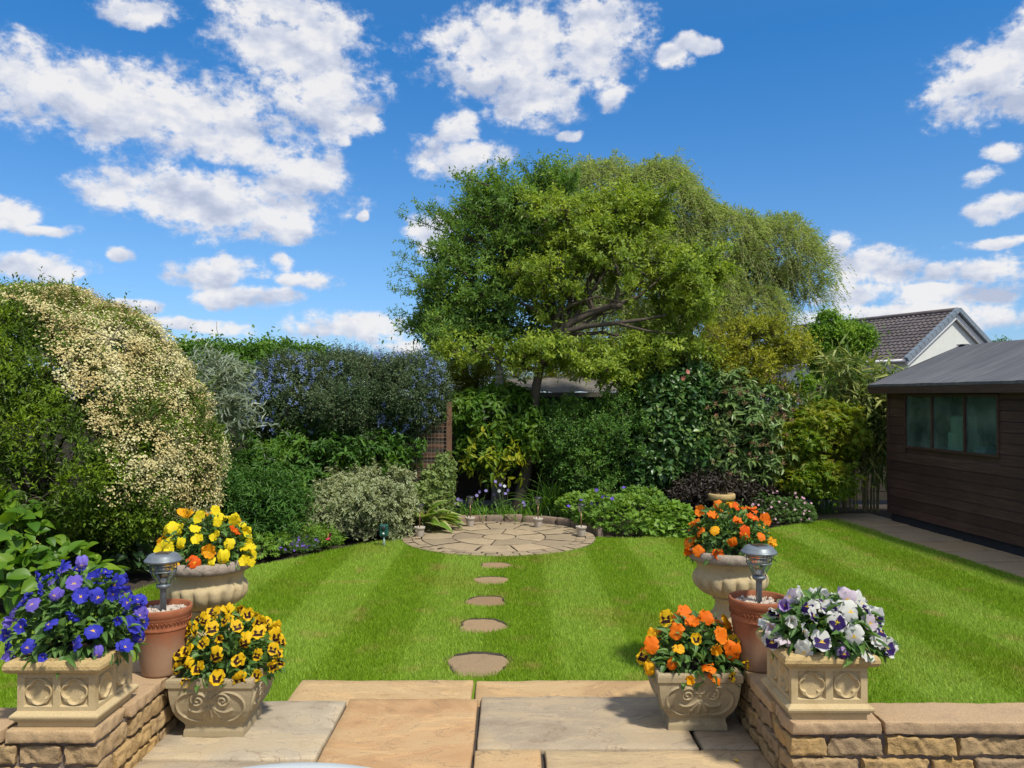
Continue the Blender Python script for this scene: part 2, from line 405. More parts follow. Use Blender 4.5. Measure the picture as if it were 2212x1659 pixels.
def lumpy(rng, blobs, k=6, lo=.35, hi=.6, up=0.0):
    out = [[b[0],b[1],b[2],b[3]*.84,b[4]*.84,b[5]*.84] for b in blobs]
    for b in blobs:
        for _ in range(k):
            d = rng.normal(size=3); d[2] += up; d /= np.linalg.norm(d); s = rng.uniform(lo, hi)*.72; q = rng.uniform(.58,.74)
            out.append([b[0]+d[0]*b[3]*q, b[1]+d[1]*b[4]*q, b[2]+d[2]*b[5]*q, b[3]*s, b[4]*s, b[5]*s])
    return np.array(out)
def crown_pts(rng, blobs, n, inner=.6, zmin=.03, lump=.16, keep=None, back=True, gap=.0, gf=1.6):
    bl = np.array(blobs, float); w = (bl[:,3]*bl[:,4]*bl[:,5])**(2/3); w /= w.sum(); Ps, Os = [], []; got = 0
    for _ in range(14):
        m = int((n-got)*1.9)+60; i = rng.choice(len(bl), m, p=w)
        d = nrm(rng.normal(size=(m,3))); r = 1-(1-inner)*rng.random(m)**1.6
        r = r*(1+lump*wob(d*2.0+bl[i,:3]*1.3, 1.6))
        P = bl[i,:3]+d*bl[i,3:]*r[:,None]; O = nrm(d/bl[i,3:])
        ok = P[:,2] > zmin
        for b in bl:
            q = (P-b[:3])/b[3:]; ok &= ((q*q).sum(1) > .50)
        if not back: ok &= (O[:,1] < .55)
        if gap: ok &= (wob(P, gf*2.2, 9.0)+.6*wob(P, gf*5, 3.0)) > (gap-.9)+rng.normal(size=m)*.15
        if keep is not None: ok &= keep(P, O, rng)
        Ps.append(P[ok]); Os.append(O[ok]); got += int(ok.sum())
        if got >= n: break
    P = np.concatenate(Ps)[:n]; O = np.concatenate(Os)[:n]; return P, O
def sprigs(rng, P, O, L, m, ll, lw, tmpl=LEAF2, up=.35, out=.7, jit=.5, spread=.8, droop=0.0, nup=.8, tip=False, var=.5, size_fall=0.2, lead=.12):
    """twigs that leave the surface, with leaves set along them; returns leaf arrays and twig polylines"""
    n = len(P); D = nrm(O*out + np.array([0,0,up]) + rng.normal(size=(n,3))*jit)
    L = L*rng.uniform(.6, 1.3, n)*np.where(rng.random(n) < lead, 1.9, 1.0); ts = (np.linspace(.7, 1.0, m) if tip else np.linspace(.12, 1.0, m))
    sd = nrm(np.cross(D, rng.normal(size=(n,3)))); s2 = np.cross(D, sd)
    PP, AA, NN, SS = [], [], [], []
    for k, t in enumerate(ts):
        a = k*2.4 + rng.uniform(-.5,.5,n); side = sd*np.cos(a)[:,None] + s2*np.sin(a)[:,None]
        p = P + D*(L*t)[:,None]; p[:,2] -= droop*L*t*t
        ax = D*(1-spread*.6) + side*spread; ax[:,2] -= droop*t*.9
        PP.append(p); AA.append(ax); NN.append(np.array([0,0,nup]) + O*.5 + rng.normal(size=(n,3))*.45)
        SS.append(ll*(1+rng.uniform(-var,var,n))*(1-size_fall*t))
    PP = np.concatenate(PP); AA = np.concatenate(AA); NN = np.concatenate(NN); SS = np.concatenate(SS)
    return scatter(tmpl, PP, AA, NN, SS, SS*lw/ll), (P, D, L, droop)
def twig_mesh(tw, r=.003, idx=None):
    P, D, L, dr = tw
    if idx is not None: P, D, L = P[idx], D[idx], L[idx]
    V, Q = [], []; n = len(P); paths = []
    ts = np.array([-.35, .4, 1.0]); pts = P[:,None,:] + D[:,None,:]*(L[:,None]*ts)[...,None]; pts[...,2] -= dr*L[:,None]*ts*np.abs(ts)
    sd = nrm(np.cross(D, np.array([.31,.2,.93]))); s2 = np.cross(D, sd); VV = []
    for k, rr in enumerate((r, r*.7, r*.3)):
        for a in (0, 2.1, 4.2): VV.append(pts[:,k] + rr*(cos(a)*sd+sin(a)*s2))
    V = np.stack(VV, 1).reshape(-1,3); q = []
    for k in range(2):
        for j in range(3): q.append((k*3+j, k*3+(j+1)%3, k*3+3+(j+1)%3, k*3+3+j))
    Q = (np.arange(n)[:,None,None]*9 + np.array(q)[None]).reshape(-1,4)
    return V, Q
def limb(rng, p0, p1, r0, r1, n=7, lift=.15, wig=.05):
    p0 = np.array(p0, float); p1 = np.array(p1, float); t = np.linspace(0,1,n)[:,None]; L = np.linalg.norm(p1-p0)
    P = p0*(1-t)+p1*t; P[:,2] += (4*t*(1-t))[:,0]*lift*L
    P[1:-1] += rng.normal(size=(n-2,3))*wig*L/n*2
    return P, r0*(1-t[:,0])+r1*t[:,0]
def branching(rng, nodes, blobs, k, r0=.05, sub=3):
    """limbs from the given trunk points out to the crown, each with smaller limbs"""
    paths = []; nodes = np.array(nodes, float); bl = np.array(blobs, float); w = bl[:,3]**2; w = w/w.sum()
    for _ in range(k):
        b = bl[rng.choice(len(bl), p=w)]; d = nrm(rng.normal(size=3)); tgt = b[:3]+d*b[3:]*rng.uniform(.3,.85)
        dist = np.linalg.norm(nodes-tgt, axis=1) + np.where(nodes[:,2] > tgt[2]+.1, 1.5, 0); nd = nodes[np.argmin(dist + rng.uniform(0,.6,len(nodes)))]
        P, Rr = limb(rng, nd, tgt, r0*rng.uniform(.6,1), r0*.18, 8, rng.uniform(-.05,.2), .09); paths.append((P, Rr))
        for _ in range(sub):
            i = rng.integers(3,7); d2 = nrm(rng.normal(size=3)+np.array([0,0,.4])); q = P[i]+d2*np.linalg.norm(tgt-nd)*rng.uniform(.2,.45)
            paths.append(limb(rng, P[i], q, Rr[i]*.7, r0*.08, 6, .1, .1))
    return paths

def boughs(rng, blobs, nb, per, flat=.55, rise=.18, reach=(.25,1.08)):
    """many boughs that radiate through the crown; gives twig starts, their directions, and the boughs' own lines"""
    bl = np.array(blobs, float); w = (bl[:,3]*bl[:,5]); w = w/w.sum(); PP, DD, paths = [], [], []; cen = (bl[:,:3]*w[:,None]).sum(0)
    for _ in range(nb):
        b = bl[rng.choice(len(bl), p=w)]; d = rng.normal(size=3); d = nrm(d + nrm(b[:3]-cen)*.8); d[2] = d[2]*flat+rise*rng.uniform(.2,1.6); d = nrm(d)
        r0, r1 = reach[0]*rng.uniform(.3,1.2), reach[1]*rng.uniform(.72,1.12); t = np.linspace(0,1,8)[:,None]; off = rng.normal(size=3)*b[3:]*.28
        P = b[:3]+off+d*b[3:]*(r0+(r1-r0)*t); P[:,2] += -.10*(t[:,0]**2)*np.linalg.norm(P[-1]-P[0])+rng.normal()*.02; P[1:] += np.cumsum(rng.normal(size=(7,3))*.012, 0); paths.append((P, np.linspace(.012,.003,8)))
        T = nrm(P[-1]-P[0]); sd = nrm(np.cross(T, [0,0,1])); k = per; q = np.linspace(.12,1,k)+rng.normal(size=k)*.02
        for j, tt in enumerate(q):
            x = np.clip(tt,0,1)*7; i0 = min(6,int(x)); p = P[i0]*(1-(x-i0))+P[i0+1]*(x-i0); PP.append(p); s = 1 if j%2 else -1
            DD.append(T*(.55+.5*tt)+sd*s*(.85-.5*tt)+np.array([0,0,.12])+rng.normal(size=3)*.22)
    return np.array(PP), nrm(np.array(DD)), paths
def shrub(name, label, cat, blobs, n, mat, L=.12, m=6, ll=.04, lw=.016, seed=1, group=None, part='foliage', lump=6, stems=0, stem_mat=None,
          base=None, twigs=0.0, twig_r=.003, loc=None, **kw):
    """a shrub: foliage, stems; returns its Empty and the surface points of the crown"""
    rng = np.random.default_rng(seed); bough = kw.pop('bough', None); kc = {k: kw.pop(k) for k in ('inner','zmin','keep','back','gap','gf','lump_') if k in kw}
    bl = lumpy(rng, blobs, lump) if lump else np.array(blobs, float)
    P, O = crown_pts(rng, bl, n, **kc)
    bp = []
    if bough: Pb, Ob, bp = boughs(rng, blobs, *bough); P, O = np.concatenate([P, Pb]), np.concatenate([O, Ob])
    (V, Fc, UV), tw = sprigs(rng, P, O, L, m, ll, lw, **kw)
    V[:,2] = np.maximum(V[:,2], .004)
    b0 = np.array(blobs, float); c = loc if loc is not None else (b0[:,0].mean(), b0[:,1].mean(), 0.0)
    root = thing(name, label, cat, c, 0, group)
    npmesh(part, V, Fc, mat, root, UV)
    if stems:
        nodes = base if base is not None else [(c[0]+rng.normal()*.12, c[1]+rng.normal()*.08, .0) for _ in range(4)]
        paths = branching(rng, nodes, b0, stems, .028, 2)+[(p, r*.4) for p, r in bp]
        if twigs:
            idx = rng.random(len(P)) < twigs
            V2, Q2 = twig_mesh(tw, twig_r, idx); V1, Q1 = tubes(paths); V = np.concatenate([V1, V2]); Q = np.concatenate([Q1, Q2+len(V1)])
        else: V, Q = tubes(paths)
        npmesh('branches', V, Q, stem_mat or M['bark'], root, smooth=True)
    return root, P, O, rng

# ------------------------------------------------------------------ the materials used
M = {}
M['bark'] = simple('bark', (.075,.06,.045), .9, 0, .4, 30, .8)
M['bark_grey'] = simple('grey_bark', (.33,.33,.28), .9, 0, .35, 22, .8)
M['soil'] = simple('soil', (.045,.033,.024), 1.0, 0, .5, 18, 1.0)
M['sand'] = stone('sandstone_paving', [(.44,.27,.125),(.46,.31,.16),(.44,.33,.19),(.34,.27,.18),(.38,.32,.235)], (.20,.165,.125), 5, 120, .35, .8, .45, (1.0,.35,1.0))
M['sand2'] = stone('circle_paving', [(.25,.195,.13),(.33,.26,.17),(.41,.31,.195)], (.19,.15,.11), 6, 90, .4, .85, .6)
M['step'] = stone('stepping_stone', [(.25,.165,.09),(.31,.21,.115),(.27,.195,.115)], (.17,.13,.09), 7, 90, .5, .9, .5)
M['path'] = stone('path_paving', [(.33,.235,.135),(.40,.29,.17),(.35,.27,.175)], (.15,.125,.095), 4, 90, .4, .9, .5)
M['wall'] = stone('walling_stone', [(.43,.28,.115),(.40,.275,.135),(.36,.25,.135),(.31,.22,.13)], (.13,.088,.055), 20, 150, 1.0, .95, .75)
M['coping'] = stone('coping_stone', [(.46,.32,.17),(.42,.29,.165),(.38,.265,.165)], (.22,.17,.12), 8, 130, .6, .9, .5)
M['mortar'] = simple('mortar', (.20,.155,.125), .95, 0, .3, 40, .8)
M['cast'] = stone('cast_stone', [(.46,.355,.19),(.50,.39,.215),(.47,.365,.215)], (.36,.25,.11), 9, 260, .45, .92, .6, (2.2,2.2,.45))
M['cast_rim'] = stone('cast_stone_rim', [(.50,.36,.16),(.49,.36,.17)], (.21,.15,.08), 34, 320, .8, .95, .8)
M['carved'] = stone('weathered_stone', [(.37,.30,.175),(.35,.285,.175),(.32,.265,.17)], (.15,.125,.085), 7, 200, .4, .92, .8, (2.0,2.0,.5))
M['urn'] = stone('urn_stone', [(.48,.38,.21),(.45,.36,.21)], (.20,.165,.12), 6, 220, .4, .92, .8, (2.2,2.2,.4))
M['urn_rim'] = stone('urn_rim_stone', [(.36,.30,.235),(.30,.25,.20)], (.13,.105,.085), 30, 320, .9, .95, .8)
M['edging'] = stone('edging_stone', [(.20,.14,.10),(.25,.18,.13),(.22,.17,.13)], (.11,.085,.06), 12, 120, .6, .95, .6)
M['dark_joint'] = simple('joint_sand', (.055,.045,.035), 1.0, 0, .4, 60, .8)
M['shed_wood'] = None
M['felt'] = simple('roofing_felt', (.11,.115,.13), .85, 0, .22, 9, .3)
M['fence'] = simple('fence_wood', (.045,.040,.030), .9, 0, .35, 25, .6)
M['trellis_wood'] = simple('trellis_wood', (.16,.085,.05), .85, 0, .35, 30, .5)
M['lattice'] = simple('lattice_wood', (.14,.135,.085), .9, 0, .3, 25, .4)
M['wire'] = simple('netting_wire', (.30,.25,.19), .5, .3, .1, 30, 0)
M['metal'] = simple('grey_metal', (.165,.19,.21), .42, .35, .25, 60, .15)
M['metal_dark'] = simple('dark_metal', (.06,.065,.07), .4, .6, .2, 60, .1)
M['copper'] = simple('copper_stem', (.26,.16,.095), .35, .7, .15, 40, 0)
M['panel'] = simple('solar_panel', (.05,.035,.03), .18, 0, .3, 120, 0, .6)
M['pot'] = simple('pale_clay', (.42,.37,.31), .9, 0, .15, 25, .2)
M['gravel'] = simple('pale_gravel', (.47,.40,.33), .9, 0, .3, 40, .4)
M['render'] = simple('white_render', (.62,.64,.60), .95, 0, .06, 3, .1)
M['tile'] = simple('roof_tile', (.10,.085,.085), .85, 0, .35, 2.5, .2)
M['table_top'] = simple('pale_table', (.46,.50,.50), .5, 0, .06, 10, 0)
M['white_paint'] = simple('white_paint', (.72,.72,.71), .4, 0, .05, 10, 0)
M['verge'] = simple('verge_tile', (.17,.21,.25), .6, 0, .2, 5, .1)
M['teal_wood'] = simple('teal_wood', (.012,.035,.035), .7, 0, .3, 15, .3)
M['old_felt'] = simple('old_felt', (.13,.118,.10), .95, 0, .35, 9, .4)
M['green_plastic'] = simple('green_plastic', (.012,.075,.06), .35, 0, .15, 30, 0)
M['pale_pole'] = simple('pale_pole', (.30,.40,.36), .4, .2, .1, 30, 0)
M['box_pale'] = simple('pale_carton', (.74,.74,.58), .8, 0, .1, 10, 0)
M['box_blue'] = simple('blue_tub', (.10,.30,.50), .5, 0, .1, 10, 0)
M['inside'] = simple('dark_interior', (.05,.06,.05), .9, 0, .2, 6, 0)
M['skid'] = simple('shed_base', (.018,.022,.03), .9, 0, .3, 20, .3)

def riven():
    m, t, b, out = mat_new('riven_paving'); at_ = t.new('ShaderNodeAttribute'); at_.attribute_name = 'tint'; geo = t.new('ShaderNodeNewGeometry'); P = geo.outputs['Position']
    Pa = t.vmath('ADD', P, t.vmath('MULTIPLY', at_.outputs['Vector'], (37.0,11.0,0)))
    big = t.noise(t.vmath('MULTIPLY', Pa, (1.0,1.7,1.0)), 1.5, 5, .55, 1.6); mid = t.noise(t.vmath('MULTIPLY', Pa, (1.0,2.4,1.0)), 4.0, 6, .6, 1.0); fine = t.noise(P, 150, 3, .7); blot = t.noise(Pa, 9, 5, .65)
    base = t.ramp(at_.outputs['Fac'], [(0,(.44,.265,.13)),(.28,(.46,.31,.155)),(.5,(.43,.33,.20)),(.72,(.335,.27,.19)),(1,(.40,.34,.25))])
    col = t.mix(t.math('MULTIPLY', t.mapr(big, .42, .66), .75), base, t.mix(.6, base, (.47,.35,.19)))
    col = t.mix(t.math('MULTIPLY', t.mapr(big, .50, .30), .6), col, t.mix(1.0, col, (.72,.68,.66), 'MULTIPLY'))
    flake = t.math('MULTIPLY', t.mapr(mid, .56, .585), .45); col = t.mix(flake, col, t.mix(1.0, col, (1.28,1.24,1.18), 'MULTIPLY'))
    led = t.math('ABSOLUTE', t.math('SUBTRACT', t.math('FRACT', t.math('MULTIPLY', big, 7.0)), .5)); line = t.mapr(led, .0, .05, 1.0, 0.0)
    col = t.mix(t.math('MULTIPLY', line, .6), col, (.20,.14,.09))
    col = t.mix(t.math('MULTIPLY', t.mapr(blot, .60, .80), .5), col, (.17,.13,.095))
    col = t.mix(1.0, col, t.ramp(fine, [(.25,(.82,.82,.82)),(.75,(1.13,1.13,1.13))]), 'MULTIPLY')
    t.l.new(col, b.inputs['Base Color']); b.inputs['Roughness'].default_value = .82; b.inputs['Specular IOR Level'].default_value = .25
    st = t.math('MULTIPLY', t.math('FLOOR', t.math('MULTIPLY', big, 7.0)), .5); h = t.math('ADD', t.math('ADD', st, t.math('MULTIPLY', mid, 1.2)), t.math('MULTIPLY', fine, .25)); bump(t, b, h, .55, .006); M['sand'] = m
riven()
def special_mats():
    m, t, b, out = mat_new('shed_boards'); geo = t.new('ShaderNodeNewGeometry'); tc = t.new('ShaderNodeTexCoord')
    st = t.noise(t.vmath('MULTIPLY', tc.outputs['Object'], (1.2,8,30)), 3, 5); n2 = t.noise(tc.outputs['Object'], 2.0, 4)
    at_ = t.new('ShaderNodeAttribute'); at_.attribute_name = 'tint'
    f = t.math('ADD', t.math('ADD', t.math('MULTIPLY', st, .6), t.math('MULTIPLY', n2, .4)), t.math('MULTIPLY', t.math('SUBTRACT', at_.outputs['Fac'], .5), .13))
    t.l.new(t.ramp(f, [(.25,(.028,.013,.013)),(.5,(.056,.027,.024)),(.75,(.110,.062,.052))]), b.inputs['Base Color'])
    b.inputs['Roughness'].default_value = .55; bump(t, b, st, .4, .004); M['shed_wood'] = m
    m, t, b, out = mat_new('roof_felt'); tc = t.new('ShaderNodeTexCoord'); o = tc.outputs['Object']
    n = t.noise(t.vmath('MULTIPLY', o, (9.0,.7,.7)), 1.6, 5, .6, .4); n2 = t.noise(o, 130, 2); n4 = t.noise(o, 1.3, 4)
    f = t.math('ADD', t.math('MULTIPLY', n, .65), t.math('MULTIPLY', n4, .35)); col = t.ramp(f, [(.3,(.060,.062,.072)),(.5,(.095,.098,.11)),(.72,(.165,.165,.175))])
    col = t.mix(1.0, col, t.ramp(n2, [(.3,(.75,.75,.75)),(.7,(1.2,1.2,1.2))]), 'MULTIPLY'); t.l.new(col, b.inputs['Base Color']); b.inputs['Roughness'].default_value = .9; bump(t, b, t.math('ADD', n, t.math('MULTIPLY', n2, .3)), .4, .008); M['felt'] = m
    # window: dusty reflecting pane
    m, t, b, out = mat_new('shed_glass'); tc = t.new('ShaderNodeTexCoord'); n = t.noise(tc.outputs['Object'], 2.5, 4)
    t.l.new(t.ramp(n, [(.3,(.06,.10,.10)),(.7,(.20,.28,.26))]), b.inputs['Base Color']); b.inputs['Roughness'].default_value = .12; b.inputs['Specular IOR Level'].default_value = .6
    tr = t.new('ShaderNodeBsdfTransparent'); tr.inputs[0].default_value = (.62,.84,.80,1); mx = t.new('ShaderNodeMixShader'); t.l.new(t.mapr(n, .3, .7, .22, .42), mx.inputs[0])
    t.l.new(tr.outputs[0], mx.inputs[1]); t.l.new(b.outputs[0], mx.inputs[2]); t.l.new(mx.outputs[0], out.inputs[0]); M['shed_glass'] = m
    m, t, b, out = mat_new('clear_glass'); gl = t.new('ShaderNodeBsdfGlossy'); gl.inputs['Roughness'].default_value = .05; tr = t.new('ShaderNodeBsdfTransparent')
    tr.inputs[0].default_value = (.86,.9,.9,1); lw = t.new('ShaderNodeLayerWeight'); lw.inputs[0].default_value = .35; mx = t.new('ShaderNodeMixShader')
    t.l.new(t.math('ADD', t.math('MULTIPLY', lw.outputs['Facing'], .5), .12), mx.inputs[0]); t.l.new(tr.outputs[0], mx.inputs[1]); t.l.new(gl.outputs[0], mx.inputs[2]); t.l.new(mx.outputs[0], out.inputs[0]); M['glass'] = m
    # terracotta with pale salts on its lower half
    m, t, b, out = mat_new('terracotta'); tc = t.new('ShaderNodeTexCoord'); s = t.new('ShaderNodeSeparateXYZ'); t.l.new(tc.outputs['Object'], s.inputs[0])
    n = t.noise(tc.outputs['Object'], 14, 5); n3 = t.noise(tc.outputs['Object'], 90, 3)
    hgt = t.math('ADD', s.outputs[2], t.math('MULTIPLY', t.math('SUBTRACT', n, .5), .16))
    k = t.mapr(hgt, .10, .24, .75, 0.0)
    col = t.ramp(n, [(.3,(.235,.075,.034)),(.7,(.33,.12,.056))])
    col = t.mix(k, col, (.34,.235,.155)); col = t.mix(t.math('MULTIPLY', t.mapr(n3, .6, .75), .3), col, (.45,.33,.24))
    t.l.new(col, b.inputs['Base Color']); b.inputs['Roughness'].default_value = .85; b.inputs['Specular IOR Level'].default_value = .25; bump(t, b, n3, .3, .003); M['terracotta'] = m
    # mown turf and the blades on it: bands of the mower
    for nm, is_blade in (('turf', False), ('grass_blade', True)):
        m, t, b, out = mat_new(nm); geo = t.new('ShaderNodeNewGeometry'); P = geo.outputs['Position']
        s = t.new('ShaderNodeSeparateXYZ'); t.l.new(P, s.inputs[0])
        wv = t.noise(P, .5, 2); x = t.math('ADD', s.outputs[0], t.math('MULTIPLY', t.math('SUBTRACT', wv, .5), .22))
        stp = t.math('SINE', t.math('ADD', t.math('MULTIPLY', x, 2*pi/1.04), -1.85))
        band = t.math('MULTIPLY', t.mapr(stp, -.8, .8, 0, 1), t.mapr(t.noise(P, .45, 2), .30, .62, .35, 1.0)); band = t.math('ADD', band, t.math('MULTIPLY', t.math('SUBTRACT', t.noise(P, 2.2, 5, .7), .5), .7), clamp=True)
        n1 = t.noise(P, 3.0, 4); n2 = t.noise(P, .9, 3)
        c_a = t.mix(band, (.160,.280,.010), (.205,.325,.028))
        col = t.mix(t.math('MULTIPLY', t.mapr(n2, .50, .72), .65), c_a, (.19,.235,.018))
        col = t.mix(t.math('MULTIPLY', t.mapr(n1, .54, .74), .6), col, (.33,.27,.07))
        if is_blade:
            col = t.mix(t.math('POWER', geo.outputs['Random Per Island'], 2.2), t.mix(1.0, col, (.92,.92,.9), 'MULTIPLY'), t.mix(1.0, col, (2.1,1.85,3.2), 'MULTIPLY'))
            tr = t.new('ShaderNodeBsdfTranslucent'); t.l.new(t.mix(1.0, col, (1.3,1.3,.7), 'MULTIPLY'), tr.inputs[0]); mx = t.new('ShaderNodeMixShader'); mx.inputs[0].default_value = .35
            t.l.new(b.outputs[0], mx.inputs[1]); t.l.new(tr.outputs[0], mx.inputs[2]); t.l.new(mx.outputs[0], out.inputs[0])
        t.l.new(col if is_blade else t.mix(1.0, col, (.75,.72,.7), 'MULTIPLY'), b.inputs['Base Color']); b.inputs['Roughness'].default_value = .55; b.inputs['Specular IOR Level'].default_value = .3; M[nm] = m
special_mats()

# ------------------------------------------------------------------ the ground
def poly_obj(name, pts, z0, z1, mat, kind='structure'):
    n = len(pts); V = [(x,y,z1) for x,y in pts]+[(x,y,z0) for x,y in pts]
    Fs = [tuple(range(n))]+[(i, n+i, n+(i+1)%n, (i+1)%n) for i in range(n)]
    mb = MB(); mb.add(V, Fs); o = mb.build(name, mat); o['kind'] = kind; return o
mb = MB(); mb.add([(-400,-60,-.05),(400,-60,-.05),(400,900,-.05),(-400,900,-.05)], [(0,1,2,3)]); mb.build('ground', M['soil'])['kind'] = 'structure'
def rowpts(L): return [tuple(gd(x,y)[:2]) for x,y in L]
LAWN = [(-7.5,3.55),(-7.0,5.2)] + rowpts([(-60,1330),(80,1325),(220,1300),(310,1270),(450,1234),(560,1219),(650,1203),(740,1184),(830,1168),(885,1158)]) \
     + [(-1.0,10.4),(.75,10.6)] + rowpts([(1283,1160),(1380,1163),(1457,1152),(1560,1147),(1660,1141),(1740,1130),(1800,1121)]) \
     + [(4.66,11.40),(4.93,7.66),(5.2,3.6)]
RAW = [p for p in LAWN]
if sum((RAW[i][0]*RAW[(i+1)%len(RAW)][1]-RAW[(i+1)%len(RAW)][0]*RAW[i][1]) for i in range(len(RAW))) < 0: RAW = RAW[::-1]
poly_obj('lawn', RAW, -.05, 0.0, M['turf'])

# stone circle
CC = Vector((-.16, 9.90, 0)); CR = 1.19
mb = MB(); mb.lathe([(0.0,.008),(CR-.005,.008),(CR,-.03)], 72, (CC.x,CC.y,0)); circ = mb.build('circular_patio', M['dark_joint']); circ['kind'] = 'structure'
def sector(mb, r0, r1, a0, a1, z, tint, seed, g=.011):
    na = max(3, int((a1-a0)*r1/.07)); nr = max(2, int((r1-r0)/.09)+1); V = []
    for i in range(nr+1):
        for j in range(na+1):
            r = r0+g*.6+(r1-r0-1.2*g)*i/nr if r0 > 0 else (r1-g)*i/nr; rr = max(r, .02)
            a = a0+g/rr/1.0+(a1-a0-2*g/rr)*j/na if r0 > 0 else a0+(a1-a0)*j/na
            e = 0.006 if (i in (0, nr) and r0 > 0) or (i == nr) or (j in (0, na) and r0 > 0) else 0
            V.append((CC.x+r*cos(a), CC.y+r*sin(a), z-e))
    V = np.array(V); V[:,:2] += np.stack([wob(V, 9, seed), wob(V, 9, seed+2)], -1)*.006; V[:,2] += wob(V, 11, seed+4)*.003
    Fs = [(i*(na+1)+j, (i+1)*(na+1)+j, (i+1)*(na+1)+j+1, i*(na+1)+j+1) for i in range(nr) for j in range(na)]
    mb.add(V, Fs, tint, False)
    k = len(V); edge = [j for j in range(na+1)]; # skirts on the outer rim
    o = [(nr)*(na+1)+j for j in range(na+1)]; W = [V[i] for i in o]+[V[i]-np.array([0,0,.05]) for i in o]
    mb.add(W, [(j, na+1+j, na+2+j, j+1) for j in range(na)], tint)
rr_ = random.Random(4); mb = MB()
sector(mb, 0, .205, 0, 2*pi, .022, .7, 1)
for r0, r1, k, off in ((.205,.575,6,.45),(.575,.955,12,.2),(.955,1.07,36,0),(1.07,1.19,40,.05)):
    cuts = [off+2*pi*i/k+rr_.uniform(-.25,.25)*2*pi/k*.35 for i in range(k)]; cuts.append(cuts[0]+2*pi)
    for i in range(k): sector(mb, r0, r1, cuts[i], cuts[i+1], .022+rr_.uniform(-.002,.002), rr_.random()*(.9 if k < 20 else .5), rr_.random()*50, .010 if k < 20 else .008)
c2 = mb.build('circle_flagstone', M['sand2'], circ)

# flagged patio: an upper level by the house and a lower tread at the grass
mb = MB(); mb.box(-1.76,1.22,-3.0,4.46,-.05,.024); mb.box(-1.27,1.20,4.46,4.87,-.05,-.004)
patio = mb.build('patio', M['dark_joint']); patio['kind'] = 'structure'
mb = MB()
def slab(x0,x1,y0,y1,zt,tint,seed,th=.045):
    rough_block(mb, x0,x1,y0,y1,zt-th,zt, .05, .0026, .010, tint, seed, 'xXyYZ', 1.6, 9)
slab(-1.285,-.235,4.36,4.89,.022,.30,1); slab(-.215,1.20,4.36,4.885,.022,.27,2)
slab(-1.745,-.925,3.765,4.48,.052,.98,3); slab(-.912,-.190,3.30,4.505,.054,.05,4); slab(-.172,.905,3.875,4.545,.052,.74,5)
slab(.925,1.20,3.875,4.52,.050,.70,6); slab(-.178,.135,3.25,3.86,.052,.12,7); slab(.155,1.20,3.25,3.86,.050,.45,8)
slab(-1.745,-.925,3.0,3.75,.050,.80,9)
for i, (a, b_) in enumerate(((-1.745,-.93),(-.912,-.19),(-.172,.5),(.52,1.2))):
    for j in range(6):
        y1 = (2.985 if i == 0 else 3.285 if i == 1 else 3.235) - j*.75
        slab(a, b_, y1-.735, y1, .05, rr_.random(), 20+i*7+j)
mb.build('flagstone', M['sand'], patio)

# path beside the shed
SHED = Vector((5.31, 11.23, 0)); SROT = atan2(-.9965, .083)
path = empty('path', SHED, SROT); path['kind'] = 'structure'
mb = MB(); mb.box(-.75,6.6,-.70,.10,-.06,-.008); mb.box(-.75,-.2,-.86,-.701,-.06,-.009); mb.build('path_bed', M['dark_joint'], path)
mb = MB(); x = -.70; k = 0
while x < 6.4:
    w = (.55,.62,.45,.66,.60,.58)[k%6]; yl = -.68-(.20 if k == 0 else 0)
    rough_block(mb, x+.012, x+w-.012, yl, .09, -.05, .012+.002*(k%2), .06, .003, .01, rr_.random(), 70+k, 'xXyYZ'); x += w; k += 1
mb.build('path_slab', M['path'], path)

# stepping stones sunk in the grass
STEPS = []
ST = [(1032,1434,.188,.21,'largest and nearest round stepping stone, next to the patio edge'),(1042,1352,.170,.17,'second stepping stone out from the patio, brown with a worn top'),
      (1049.5,1299,.160,.15,'middle stepping stone of the five, reddish brown in the grass'),(1061,1254,.156,.14,'fourth stepping stone out from the patio, thin oval in the grass'),
      (1071,1222,.158,.14,'smallest looking stepping stone, right in front of the stone circle')]
for i, (px, py, rx, ry, lab) in enumerate(ST):
    c = gd(px, py); n = 28; V = []; rs = []
    for j in range(n):
        a = 2*pi*j/n; e = (1/(abs(cos(a))**2.5+abs(sin(a))**2.5))**(1/2.5); q = 1+.08*sin(3*a+i*2)+.06*sin(5*a+2*i)+.025*sin(11*a+3*i); rs.append((a, rx*q*e, ry*q*e))
    for f, z in ((1.0,-.03),(1.0,.004),(.95,.012)):
        V += [(c0*f*cos(a), c1*f*sin(a), z) for a, c0, c1 in rs]
    V.append((0,0,.013)); Fs = [(l*n+j, l*n+(j+1)%n, (l+1)*n+(j+1)%n, (l+1)*n+j) for l in range(2) for j in range(n)]+[(2*n+j, 2*n+(j+1)%n, 3*n) for j in range(n)]
    mb = MB(); mb.add(V, Fs, rr_.random()); o = mb.build('stepping_stone', M['step'], None, (c.x,c.y,0)); tag(o, lab, 'stepping stone', 'round stepping stones across the lawn')
    mb = MB(); mb.add([(c0*1.13*cos(a), c1*1.15*sin(a)+.045, .0015) for a, c0, c1 in rs], [tuple(range(n))]); mb.build('shade_crescent', M['soil'], o)  # dark sheet standing in for the shade at the stone's far turf edge
    STEPS.append((c.x, c.y, rx, ry))

